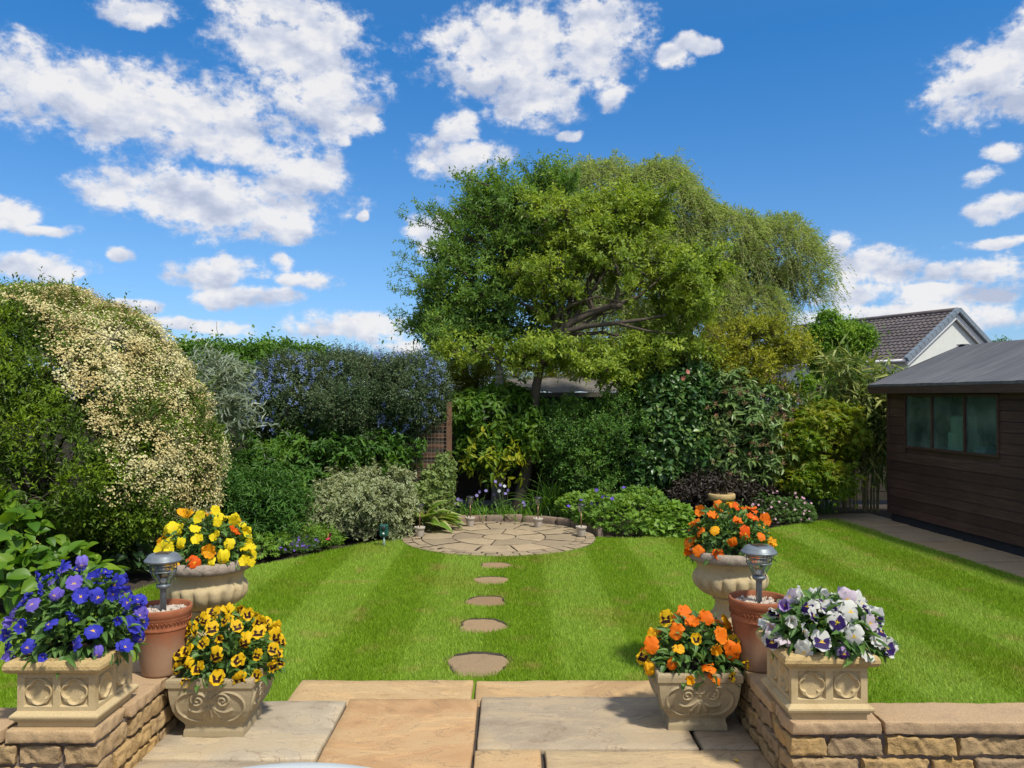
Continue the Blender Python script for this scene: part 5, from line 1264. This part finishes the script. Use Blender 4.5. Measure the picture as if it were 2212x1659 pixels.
# big soft leaves beside the wall
def big_leaf_plant(name, label, cat, blobs, n, mat, ll, lw, seed, tmpl=BIG, up=.2, nup=.9, stem=None, group=None, droop=.3):
    rng = np.random.default_rng(seed); P, O = crown_pts(rng, blobs, n, inner=.55, lump=.05, back=False); root = thing(name, label, cat, (np.array(blobs)[:,0].mean(), np.array(blobs)[:,1].mean(), 0), 0, group)
    A = O*np.array([1,1,.4])+rng.normal(size=(n,3))*.45+np.array([0,-.1,up-droop]); Nn = np.array([0,-.35,nup])+O*.5+rng.normal(size=(n,3))*.3; s = ll*rng.uniform(.6,1.2,n)
    V, Fc, U = scatter(tmpl, P-nrm(A)*ll*.3, A, Nn, s, s*lw/ll); V[:,2] = np.maximum(V[:,2], .004); npmesh('foliage', V, Fc, mat, root, U, smooth=True)
    c = np.array(blobs); st = []
    for i in range(0, n, max(1, n//60)): b = c[rng.integers(len(c))]; st.append((np.array([[b[0]+rng.normal()*b[3]*.3, b[1]+.05, 0.0], (P[i]+[b[0],b[1],0])/2+rng.normal(size=3)*.02, P[i]]), [.006,.005,.003]))
    V, Q = tubes(st, 5); npmesh('stems', V, Q, stem or M['greenstem'], root, smooth=True); return root, P, O, rng
root, P, O, rng = big_leaf_plant('hydrangea', 'hydrangea with large bright heart shaped leaves at the foot of the cream bush', 'hydrangea', [B(50,1160,6.9,70,60,.4), B(140,1225,6.7,70,45,.4), B(-40,1200,6.7,90,80,.45), B(190,1250,6.6,50,30,.35), B(60,1245,6.5,100,60,.35), B(20,1105,7.0,45,40,.3)], 480, LM['hydrangea_leaf'], .155, .115, 53, OVATE)
idx = rng.choice(len(P), 16); blooms('flower_bud', root, P[idx]+O[idx]*.05+[0,0,.03], O[idx]+[0,0,1], rng, 12, .012, .010, leaf_mat('bud', [(.25,.30,.08),(.36,.38,.12)], .2), DISC5)
big_leaf_plant('dark_leaved_plant', 'dark broad leaved ground plant in shade between the cream bush and the lantern', 'plant', [B(300,1195,7.9,60,30,.3), B(380,1190,7.9,60,30,.3), B(240,1180,8.0,50,30,.3)], 150, LM['bergenia_leaf'], .11, .085, 55)
big_leaf_plant('cranesbill_plant', 'lobed green cranesbill leaves just behind the yellow urn', 'plant', [B(560,1185,8.7,42,34,.25), B(600,1170,8.9,30,24,.2), B(520,1195,8.5,40,26,.2)], 380, LM['geranium_leaf'], .07, .07, 57, PALM, .3)
root, P, O, rng = shrub('aubrieta', 'low mat of small purple flowers along the lawn edge', 'flowers', [B(620,1190,8.9,52,14,.2), B(660,1178,9.1,40,14,.2), B(590,1200,8.8,30,12,.15)], 900, LM['pinkgeranium_leaf'], .07, 5, .022, .009, 59, None, lump=3, inner=.4, up=.6)
P2, O2 = crown_pts(rng, lumpy(rng, [B(620,1188,8.9,52,15,.2), B(660,1176,9.1,40,14,.2), B(590,1200,8.8,30,12,.15)], 3), 95, inner=.95); heads('flower', root, P2+[0,0,.03], .030, M['purple'], rng, 5)
root, P, O, rng = shrub('red_flower_plant', 'small green plant with three cerise flowers at the lawn edge', 'flowers', [B(690,1170,9.3,38,20,.2), B(710,1180,9.2,26,15,.15)], 260, LM['geranium_leaf'], .10, 6, .055, .014, 61, None, lump=2, inner=.4, up=.8, tmpl=LEAF6)
heads('flower', root, [np.array(at(667,1154,9.2)), np.array(at(712,1154,9.2)), np.array(at(710,1164,9.1))], .055, M['redflower'], rng, 9)
def hosta():
    rng = np.random.default_rng(63); g = gd(922,1146); root = thing('hosta', 'hosta with large cream edged leaves behind a clay pot', 'hosta', g); n = 40
    a = rng.uniform(0,2*pi,n); el = rng.uniform(.15,1.1,n); L = rng.uniform(.24,.36,n); d = np.stack([np.cos(a)*np.cos(el), np.sin(a)*np.cos(el)*.7-.12, np.sin(el)], 1)
    P = np.array(g)+d*rng.uniform(.10,.22,n)[:,None]+[0,0,.06]; A = d*np.array([1,1,.75])+[.06,-.05,.1]; V, Fc, U = scatter(HOSTA, P, A, np.array([0,-.25,1.0])+rng.normal(size=(n,3))*.2, L, L*.52); V[:,2] = np.maximum(V[:,2], .03); npmesh('foliage', V, Fc, LM['hosta_leaf'], root, U, smooth=True)
    V, Q = tubes([(np.array([np.array(g)+d[i]*.02, np.array(g)+d[i]*.1+[0,0,.03], P[i]+nrm(A[i])*.02]), [.006,.005,.004]) for i in range(n)]); npmesh('stalks', V, Q, M['greenstem'], root, smooth=True)
hosta()

# plants at the back of the circle
def strap(name, label, cat, g, n, L, w, mat, seed, spread=.8, arch=.55, up=1.0, group=None, rx=.12):
    rng = np.random.default_rng(seed); root = thing(name, label, cat, g, 0, group); VV, FF, UU, o = [], [], [], 0; k = 9
    for i in range(n):
        a = rng.uniform(0,2*pi); l = L*rng.uniform(.55,1.1); t = np.linspace(0,1,k); h = np.array([cos(a), sin(a)*.8, 0]); sp = spread*rng.uniform(.2,1); ar = arch*rng.uniform(.4,1.4)
        p = np.array(g)+np.array([rng.normal()*rx, rng.normal()*rx*.6, 0])+h*(l*sp*t**1.4)[:,None]; p[:,2] += l*(up*t*(1-.18*sp)-ar*sp*t**2.6); p[:,2] = np.maximum(p[:,2], .006)
        sd = np.array([-sin(a), cos(a), 0])*.8+rng.normal(size=3)*.2; ww = w*np.sin(pi*np.clip(.12+.88*t,0,1))**.7*.5; VV.append(np.stack([p+sd*ww[:,None], p-sd*ww[:,None]+[0,0,.002]], 1).reshape(-1,3))
        FF.append(np.array([(2*j,2*j+1,2*j+3,2*j+2) for j in range(k-1)])+o); UU.append(np.stack([np.repeat(t,2), np.tile([1,1],k)],1)); o += 2*k
    npmesh('foliage', np.concatenate(VV), np.concatenate(FF), mat, root, np.concatenate(UU), smooth=True); return root, rng
g = gd(1190,1112); strap('strap_leaf_plant', 'clump of long arching strap leaves behind the stone circle', 'plant', (g.x,g.y,0), 130, .80, .022, LM['strap_leaf'], 71, .95, .55)
for i, (px, py, n, L, lab) in enumerate(((1045,1122,110,.30,'short grassy clump of narrow leaves beside the trellis post light'),(1110,1124,130,.27,'low tuft of narrow leaves in the middle behind the circle edging'))):
    g = gd(px,py); strap('daylily_clump', lab, 'plant', (g.x,g.y,0), n, L, .014, LM['daylily_leaf'], 73+i, .9, .5, rx=.20)
g = gd(1768,1112); strap('iris_clump', 'upright narrow iris leaves near the far end of the path', 'plant', (g.x,g.y,0), 60, .45, .016, LM['strap_leaf'], 77, .5, .3, rx=.12)
def bells(px, py, label, spots, seed):
    rng = np.random.default_rng(seed); g = gd(px,py); root = thing('bellflower', label, 'flowers', (g.x,g.y,0), 0, 'bellflowers behind the stone circle'); st = []
    for sx, sy, mt in spots:
        p = np.array(at(sx,sy,g.y)); b = np.array([g.x+rng.normal()*.05, g.y, 0]); st.append((np.array([b,(b+p)/2+rng.normal(size=3)*.02,p]), [.004,.003,.002])); heads('flower', root, [p], .048, M[mt], rng, 6, (0,-1,.1))
    V, Q = tubes(st, 5); npmesh('stems', V, Q, M['greenstem'], root)
    n = 60; P = np.stack([g.x+rng.normal(size=n)*.08, g.y+rng.normal(size=n)*.05, rng.uniform(.02,.25,n)],1); V, Fc, U = scatter(LEAF2, P, rng.normal(size=(n,3))+[0,-.3,.5], rng.normal(size=(n,3))*.4+[0,0,1], np.full(n,.09), np.full(n,.016)); npmesh('foliage', V, Fc, LM['daylily_leaf'], root, U)
bells(1085,1118,'tall bellflower with lilac and white bells under the yellow green shrub',[(1070,1040,'lilacbell'),(1081,1047,'lilacbell'),(1090,1050,'whitebell'),(1078,1060,'whitebell'),(1098,1058,'lilacbell'),(1068,1068,'lilacbell'),(1092,1066,'lilacbell')],81)
bells(1030,1120,'slender bellflower with pale lilac bells left of the taller one',[(1037,1062,'lilacbell'),(1030,1070,'lilacbell'),(1050,1060,'lilacbell')],83)
bells(998,1120,'short bellflower with three mauve flowers by the trellis post',[(990,1078,'lilacbell'),(997,1080,'lilacbell'),(982,1086,'lilacbell')],85)
bells(1140,1122,'single short mauve bellflower between two stake lights',[(1131,1085,'lilacbell'),(1133,1090,'lilacbell')],87)
root, P, O, rng = big_leaf_plant('geranium_mound', 'wide bright green geranium mound with a few violet blue flowers', 'geranium', [B(1370,1115,10.5,85,48,.45), B(1290,1105,10.7,55,45,.4), B(1420,1120,10.4,50,45,.4), B(1330,1125,10.3,60,40,.35), B(1240,1095,11.1,40,32,.3), B(1385,1090,10.8,60,40,.35)], 2600, LM['geranium_leaf'], .068, .066, 91, PALM, .35)
heads('flower', root, [np.array(at(x,y,10.4)) for x,y in ((1228,1093),(1255,1080),(1278,1087),(1302,1073),(1310,1073),(1322,1077),(1288,1058),(1347,1053))], .05, M['geraniumblue'], rng, 5)
big_leaf_plant('lady_mantle', 'pale green scalloped leaves between the geranium mound and the birdbath', 'plant', [B(1455,1122,10.3,42,40,.3), B(1425,1140,10.1,40,22,.25), B(1470,1145,10.0,30,18,.2)], 420, LM['alchemilla_leaf'], .085, .085, 93, ROUND, .4)
root, P, O, rng = big_leaf_plant('pink_geranium', 'mounded plant dotted with small pink flowers near the shed path', 'geranium', [B(1690,1105,11.2,52,32,.35), B(1640,1095,11.3,40,35,.3), B(1725,1108,11.2,32,28,.3)], 1300, LM['pinkgeranium_leaf'], .05, .045, 95, PALM, .4)
P2, O2 = crown_pts(rng, [B(1690,1103,11.2,55,35,.37), B(1650,1098,11.2,40,33,.3)], 70, inner=.97, back=False); heads('flower', root, P2+O2*.03, .034, M['pinkflower'], rng, 5)

# shrubs along the fence
def aucuba():
    bl = [B(1060,905,12.4,78,62,.5), B(1120,900,12.4,50,55,.4), B(1050,960,12.2,42,34,.3), B(1000,890,12.4,42,45,.35), B(1150,950,12.4,32,40,.3), B(1085,885,12.5,70,26,.4)]
    root, P, O, rng = shrub('yellow_green_shrub', 'tall shrub with hanging yellow green leaves behind the bellflowers', 'shrub', bl, 1500, LM['aucuba_leaf'], .19, 6, .125, .044, 101, None, lump=6, inner=.6, gap=.75, gf=2.6, tip=True, droop=.35, spread=1.0, stems=10, stem_mat=M['yellowstem'], tmpl=LEAF6D, back=False, base=[(-.33,12.2,0),(-.27,12.2,0),(-.2,12.25,.4)], loc=(-.3,12.2,0))
    r2 = np.random.default_rng(102); P, O = crown_pts(r2, [B(1060,950,12.0,36,36,.25), B(1045,985,11.9,26,30,.2), B(1095,1000,11.9,20,40,.2)], 64, inner=.5, back=False); (V, Fc, U), _ = sprigs(r2, P, O, .15, 5, .13, .048, LEAF6D, tip=True, droop=.4, spread=1.0); npmesh('yellowing_foliage', V, Fc, LM['yellowing_leaf'], root, U)
aucuba()
shrub('small_leaved_shrub', 'dense dark green shrub of tiny leaves in front of the summerhouse', 'shrub', [B(1300,960,12.0,75,66,.6), B(1235,945,12.1,52,44,.45), B(1280,1035,11.8,60,36,.4), B(1345,920,12.0,45,65,.45), B(1250,985,11.9,50,50,.4), B(1330,1010,11.9,40,45,.35), B(1225,905,12.3,40,24,.35)], 2600, LM['boxy_leaf'], .15, 9, .042, .023, 103, None, bough=(190, 22, .9, .45, (.2,1.25)), lump=9, inner=.6, gap=.8, gf=2.6, lead=.2, spread=.8, up=.6, stems=10, back=False, twigs=.3)
root, P, O, rng = shrub('camellia', 'glossy dark camellia with a few faded red flowers', 'camellia', [B(1445,900,12.1,75,85,.6), B(1405,960,12.0,55,60,.5), B(1490,850,12.3,62,52,.5), B(1400,850,12.4,45,40,.4), B(1480,960,12.0,60,55,.5), B(1440,1010,11.9,50,42,.4), B(1380,1040,11.8,30,35,.3)], 3600, LM['camellia_leaf'], .15, 6, .105, .064, 105, None, lump=7, gap=.75, gf=2.6, inner=.7, spread=.9, stems=10, tmpl=LEAF6, back=False)
P2, O2 = crown_pts(rng, [B(1445,900,12.1,85,95,.62), B(1490,850,12.3,70,60,.5)], 12, inner=.97, back=False); heads('flower', root, P2+O2*.1, .075, M['camflower'], rng, 7)
root, P, O, rng = shrub('rhododendron', 'rhododendron with drooping leaf whorls and brown spent flower heads', 'rhododendron', [B(1600,930,11.8,72,62,.5), B(1560,1000,11.7,55,45,.4), B(1650,990,11.7,55,45,.4), B(1570,860,12.1,60,50,.45), B(1640,880,12.0,55,50,.45), B(1600,1020,11.7,45,30,.35)], 560, LM['rhodo_leaf'], .14, 9, .135, .042, 107, None, lump=4, inner=.75, tip=True, spread=1.2, droop=.25, up=.6, stems=14, tmpl=LEAF6D, back=False, twigs=1.0, twig_r=.005)
P2, O2 = crown_pts(rng, [B(1600,930,11.7,72,68,.48), B(1590,1000,11.6,70,40,.45), B(1640,880,11.9,60,55,.45)], 85, inner=.97, back=False)
n = len(P2); k = 11; PP = np.repeat(P2+O2*.12+[0,0,.05], k, 0); AA = nrm(rng.normal(size=(n*k,3))+[0,0,1.0]); V, Fc, U = scatter(LEAF2, PP, AA, rng.normal(size=(n*k,3)), np.full(n*k,.065), np.full(n*k,.010)); o = npmesh('spent_flower', V, Fc, M['deadflower'], root, U); o['kind'] = 'stuff'
shrub('purple_shrub', 'low dark purple leaved shrub behind the birdbath', 'shrub', [B(1535,1062,11.3,62,40,.4), B(1490,1080,11.3,45,35,.35), B(1590,1070,11.3,40,32,.3), B(1620,1060,11.5,40,30,.3)], 1300, LM['purple_leaf'], .12, 6, .060, .028, 109, None, lump=4, inner=.6, tmpl=LEAF6, back=False)
root, P, O, rng = shrub('japanese_maple', 'layered maple with fine lobed yellow green leaves between rhododendron and shed', 'maple', [B(1770,915,11.9,82,26,.55), B(1720,940,11.8,62,24,.5), B(1800,895,12.0,58,20,.45), B(1820,945,11.9,35,28,.4), B(1765,1012,11.7,70,20,.45), B(1720,1030,11.6,55,18,.4), B(1790,1038,11.6,50,15,.4), B(1690,985,11.8,35,20,.3)], 1900, LM['maple_leaf'], .13, 5, .095, .095, 111, None, lump=4, gap=.5, gf=2.6, inner=.6, spread=.9, droop=.35, up=.1, nup=1.4, stems=16, tmpl=PALM, back=False, base=[(4.45,12.0,0),(4.45,12.0,.4),(4.4,12.0,.8)], loc=(4.45,12.0,0))
def bamboo():
    rng = np.random.default_rng(113); root = thing('bamboo', 'tall bamboo with long arching leaves against the far corner of the shed', 'bamboo', (5.35,12.3,0)); canes = []; PP, DD = [], []
    for i in range(34):
        b = np.array([5.15+rng.uniform(-.12,.70), 12.2+rng.uniform(-.15,.35), 0]); h = rng.uniform(1.9,2.75); lean = np.array([rng.normal()*.35, rng.normal()*.2-.05, 0]); t = np.linspace(0,1,8)[:,None]; P = b+lean*(t**2.2)+np.array([0,0,1])*h*(t-.10*t**4); canes.append((P, np.linspace(.008,.003,8)))
        for _ in range(20): q = rng.uniform(.1,1)**.6; j = min(6,int(q*7)); p = P[j]*(1-(q*7-j))+P[j+1]*(q*7-j); PP.append(p); DD.append(rng.normal(size=3)*[1,.8,.4]+[0,-.25,.25])
    V, Q = tubes(canes, 5); npmesh('canes', V, Q, M['yellowstem'], root, smooth=True); PP = np.array(PP); DD = nrm(np.array(DD)); keep = PP[:,1] < 12.8
    (V, Fc, U), tw = sprigs(rng, PP, DD, .16, 5, .25, .030, _leaf6(-.35,.05,1.1), up=.1, spread=.7, droop=.55, jit=.3); npmesh('foliage', V, Fc, LM['bamboo_leaf'], root, U)
bamboo()

# trees
def tree(name, label, cat, loc, trunk, blobs, n, leaf, seed, ll, lw, L, m, r0, limbs=22, bark='bark', lump=7, sub=4, tmpl=LEAF2, group=None, inner=.5, back=True, extra=None, lump_lo=.3, bough=None, **kw):
    rng = np.random.default_rng(seed); root = thing(name, label, cat, loc, 0, group); tp = np.array(trunk, float); t = np.linspace(0,1,len(tp))
    fine = np.linspace(0,1,16); P = np.stack([np.interp(fine, t, tp[:,i]) for i in range(3)],1); P[1:-1] += rng.normal(size=(14,3))*.012; Rr = r0*(1-.62*fine); Rr[0] *= 1.35; Rr[1] *= 1.1
    V, Q = tube_np(P, Rr, 12); V += (wob(V, 9)*.012)[:,None]*np.array([1,1,.3]); npmesh('trunk', V, Q, M[bark], root, smooth=True)
    paths = branching(rng, P[6:], blobs, limbs, r0*.5, sub)+(extra or []); bp = []
    g_ = {k: kw.pop(k) for k in ('gap','gf') if k in kw}; bl = lumpy(rng, blobs, lump, lump_lo, .55); Pc, Oc = crown_pts(rng, bl, n, inner=inner, back=back, **g_)
    if bough:
        Pb, Ob, bp = boughs(rng, blobs, *bough); Pc, Oc = np.concatenate([Pc, Pb]), np.concatenate([Oc, Ob])
    V, Q = tubes(paths+bp, 6); npmesh('branches', V, Q, M[bark if bark != 'bark_grey' else 'bark'], root, smooth=True)
    (V, Fc, U), tw = sprigs(rng, Pc, Oc, L, m, ll, lw, tmpl, **kw); V2, Q2 = twig_mesh(tw, .003, rng.random(len(Pc)) < .5)
    npmesh('crown', V, Fc, LM[leaf], root, U); npmesh('twigs', V2, Q2, M['bark'], root); return root, rng
# grey-trunked tree, hedge side
tb = [B(1030,540,13.2,80,80,1.0), B(985,625,13.2,66,70,.8), B(1085,470,13.2,95,80,1.0), B(985,700,13.0,78,62,.8), B(1110,570,13.3,110,100,1.0), B(1040,640,13.0,90,80,.9), B(952,705,13.2,50,48,.6), B(1160,445,13.5,80,60,.9), B(1045,470,13.3,50,46,.7), B(1200,425,13.6,60,48,.8), B(1080,720,13.0,90,60,.8)]
def sprays(rng, spots, Y):
    return [(np.array([np.array(at(a,b,Y)), np.array(at((a+c)/2,(b+d)/2-4,Y)), np.array(at(c,d,Y))]), [.012,.008,.003]) for a,b,c,d in spots]
SP = [(1000,520,868,465),(980,560,880,520),(960,620,855,590),(950,640,850,625),(960,700,850,680),(1040,450,1000,385),(1090,440,1015,400),(1150,420,1130,350),(1160,430,1165,340),(970,500,905,440),(1000,480,930,450),(960,580,865,555),(1180,420,1215,350),(940,720,870,700)]
g = gd(1078, 1087); root, rng = tree('grey_trunk_tree', 'tree with a straight grey trunk and blue green leaves, left of the leaning tree', 'tree', (-.21,13.0,0), [(-.21,13.0,0),(-.215,13.0,1.2),(-.20,13.0,2.3),(-.12,13.05,3.4)], tb, 1500, 'prunus_leaf', 121, .080, .032, .20, 8, .105, 26, 'bark_grey', extra=sprays(None, SP, 13.2), spread=.75, up=.35, jit=.5, gap=.80, gf=1.2, lead=.15, lump_lo=.2, lump=8, bough=(270, 20, .6, .28))
# leaves along the long outer sprays
rs = np.random.default_rng(122); PP, DD = [], []
for a,b,c,d in SP:
    p, q = np.array(at(a,b,13.2)), np.array(at(c,d,13.2))
    for t in np.linspace(.15,1,13):
        for _ in range(3): PP.append(p*(1-t)+q*t+rs.normal(size=3)*.05); DD.append(nrm(q-p)+rs.normal(size=3)*.5)
(V, Fc, U), tw = sprigs(rs, np.array(PP), nrm(np.array(DD)), .14, 7, .065, .022, up=.25, spread=.75); npmesh('outer_sprays', V, Fc, LM['prunus_leaf'], root, U)
# leaning tree with crooked limbs
lb = [B(1300,545,12.5,115,62,.9), B(1400,600,12.4,105,62,.8), B(1240,490,12.7,100,62,.9), B(1470,660,12.3,68,62,.7), B(1180,600,12.2,75,45,.7), B(1350,480,12.9,100,62,.9), B(1270,772,12.2,80,34,.6), B(1175,752,12.1,60,30,.5), B(1135,775,12.0,36,26,.4), B(1000,752,12.1,62,34,.5), B(1330,800,12.1,60,38,.5), B(1420,740,12.4,85,50,.6), B(1340,780,12.4,80,45,.6), B(1500,590,12.7,52,50,.6), B(1210,690,12.6,60,40,.5)]
def pth(L, r0, r1, Y): P = np.array([np.array(at(x,y,Y+dy)) for x,y,dy in L]); return (P, np.linspace(r0, r1, len(P)))
ex = [pth([(1205,722,0),(1235,695,0),(1285,672,-.05),(1325,660,-.1),(1345,662,-.1)], .075, .05, 12.2), pth([(1210,720,0),(1265,705,-.1),(1330,698,-.2),(1390,690,-.2),(1440,680,-.2)], .05, .02, 12.2), pth([(1210,722,0),(1190,690,.1),(1140,660,.1),(1090,640,.2)], .04, .015, 12.2),
      pth([(1325,660,-.1),(1380,640,0),(1430,600,.1)], .045, .012, 12.2), pth([(1330,660,-.1),(1340,600,0),(1320,540,.2)], .04, .012, 12.2), pth([(1285,672,0),(1240,620,.1),(1200,560,.2)], .04, .012, 12.2), pth([(1270,600,.2),(1275,650,0),(1284,672,0)], .02, .035, 12.2), pth([(1170,800,0),(1110,790,-.1),(1060,775,-.1),(1020,755,-.1)], .045,.015,12.2),
      pth([(1330,698,-.2),(1400,715,-.3),(1460,720,-.3)], .028,.01,12.2), pth([(1190,690,.1),(1230,660,-.1),(1290,640,-.2),(1350,655,-.2)], .03,.01,12.2)]
tree('leaning_tree', 'leaning tree with crooked dark limbs and bright yellow green leaves', 'tree', (.12,12.25,0), [(.10,12.3,0),(.28,12.25,.9),(.40,12.2,2.1),(.62,12.2,2.6),(.76,12.2,2.76)], lb, 1700, 'apple_leaf', 123, .075, .036, .17, 9, .095, 14, 'bark', extra=ex, spread=.95, up=.4, jit=.5, lump=9, gap=.85, gf=1.5, lead=.12, lump_lo=.2, bough=(330, 20, .45, .14))
# willow far behind
wb = [B(1300,430,20,95,88,1.4), B(1425,440,20.5,100,92,1.6), B(1560,525,20,95,80,1.4), B(1680,545,20,88,78,1.3), B(1738,585,20,44,80,.9), B(1480,470,20,70,60,1.2), B(1250,410,20,60,50,1.1), B(1700,500,20,30,34,.8), B(1410,385,20,34,30,.8), B(1500,640,19.5,110,80,1.3), B(1620,670,19.5,80,55,1.2), B(1400,600,19.5,120,110,1.4), B(1260,440,20,60,60,1.1), B(1230,560,20,80,110,1.2), B(1330,720,19.5,120,90,1.2)]
def willow():
    rng = np.random.default_rng(131); loc = (4.6,20,-.05); root = thing('weeping_willow', 'big weeping willow with hanging pale green strands, farthest of the trees', 'tree', loc)
    tp = np.array([(4.6,20,-.05),(4.55,20,1.5),(4.4,20,3.0),(4.2,20,4.4)]); V, Q = tube_np(tp, np.array([.32,.26,.22,.14]), 12); npmesh('trunk', V, Q, M['bark'], root, smooth=True)
    V, Q = tubes(branching(rng, [(4.5,20,2.2),(4.4,20,3.2),(4.2,20,4.2)], [(x,y,z-.25,p*.62,q*.62,r*.55) for x,y,z,p,q,r in wb], 26, .10, 4), 6); npmesh('branches', V, Q, M['bark'], root, smooth=True)
    P, O = crown_pts(rng, lumpy(rng, wb, 9, .2, .42, .6), 8200, inner=.6, zmin=1.6, back=True); (V, Fc, U), tw = sprigs(rng, P, O*np.array([1,1,.5]), .62, 18, .115, .020, LEAF2, up=.55, out=.7, spread=.45, droop=1.15, nup=.2, jit=.35)
    npmesh('crown', V, Fc, LM['willow_leaf'], root, U); V2, Q2 = twig_mesh(tw, .006); npmesh('twigs', V2, Q2, M['yellowstem'], root)
willow()
gb = [B(1620,735,12.9,85,45,.7), B(1545,770,12.8,55,45,.6), B(1695,755,12.9,52,40,.6), B(1620,790,12.8,85,40,.6), B(1560,825,12.7,45,32,.5), B(1630,825,12.8,50,28,.5)]
tree('golden_tree', 'small golden bronze tree with fine branches above the rhododendron', 'tree', (4.0,12.9,0), [(3.9,12.9,0),(3.85,12.9,1.0),(3.8,12.9,1.8),(3.75,12.9,2.3)], gb, 1500, 'golden_leaf', 133, .050, .025, .15, 8, .05, 22, lump=8, spread=.85, up=.4, gap=.6, gf=2.2, lump_lo=.2, bough=(170, 14, .6, .12))
tree('young_tree', 'small fresh green tree standing in front of the house roof', 'tree', (6.1,15,0), [(6.15,15,0),(6.15,15,1.2),(6.15,15,2.4),(6.12,15,3.0)], [B(1815,730,15,42,42,.45), B(1785,770,15,38,38,.4), B(1800,820,15,42,50,.4), B(1852,735,15,34,30,.3), B(1772,745,15,34,42,.35), B(1830,775,15,30,36,.3), B(1790,690,15,16,14,.2)], 4200, 'young_leaf', 135, .060, .040, .14, 6, .05, 14, lump=5, spread=.9)
shrub('yellow_shrub', 'bright yellow leaved shrub peeping between the young tree and the bamboo', 'shrub', [B(1842,822,14.6,20,32,.2), B(1830,850,14.5,25,30,.2)], 500, leaf_mat('yellow_leaf', [(.25,.22,.01),(.38,.30,.015)], .4), .12, 6, .05, .022, 137, None, lump=2)
shrub('fence_climber', 'light green climber hanging over the lattice fence', 'climber', [B(1765,850,13.15,48,28,.10), B(1800,865,13.15,28,24,.08), B(1725,830,13.2,30,20,.1)], 300, LM['young_leaf'], .10, 5, .06, .042, 139, None, lump=3, inner=.3, back=False)
tree('golden_conifer', 'feathery golden conifer behind the grey trunk', 'conifer', (-.8,15,0), [(-.85,15,0),(-.85,15,1.0),(-.85,15,2.0),(-.85,15,2.6)], [B(1010,805,15,48,42,.5), B(985,845,15,42,45,.5), B(1050,830,15,40,50,.5)], 3000, 'conifer_leaf', 141, .055, .012, .18, 9, .06, 10, lump=6, spread=.5, up=.5)
tree('feathery_conifer', 'yellow green conifer showing just above the summerhouse roof', 'conifer', (1.2,16.2,0), [(1.2,16.2,0),(1.2,16.2,1.0),(1.2,16.2,1.8),(1.2,16.2,2.4)], [B(1240,790,16.2,95,36,.5), B(1150,805,16.2,60,40,.5), B(1340,790,16.2,70,45,.5), B(1440,790,16.2,60,50,.5)], 3800, 'conifer_leaf', 143, .055, .012, .18, 9, .06, 12, lump=6, spread=.5, up=.5)
tree('distant_tree', 'tiny far tree top showing above the shed roof', 'tree', (33.3,54,0), [(33.3,54,0),(33.3,54,2),(33.3,54,4),(33.3,54,5)], [B(2163,748,54,16,12,.5), B(2155,757,54,10,10,.4)], 260, 'hedge_leaf', 145, .16, .09, .3, 5, .12, 8, lump=3)
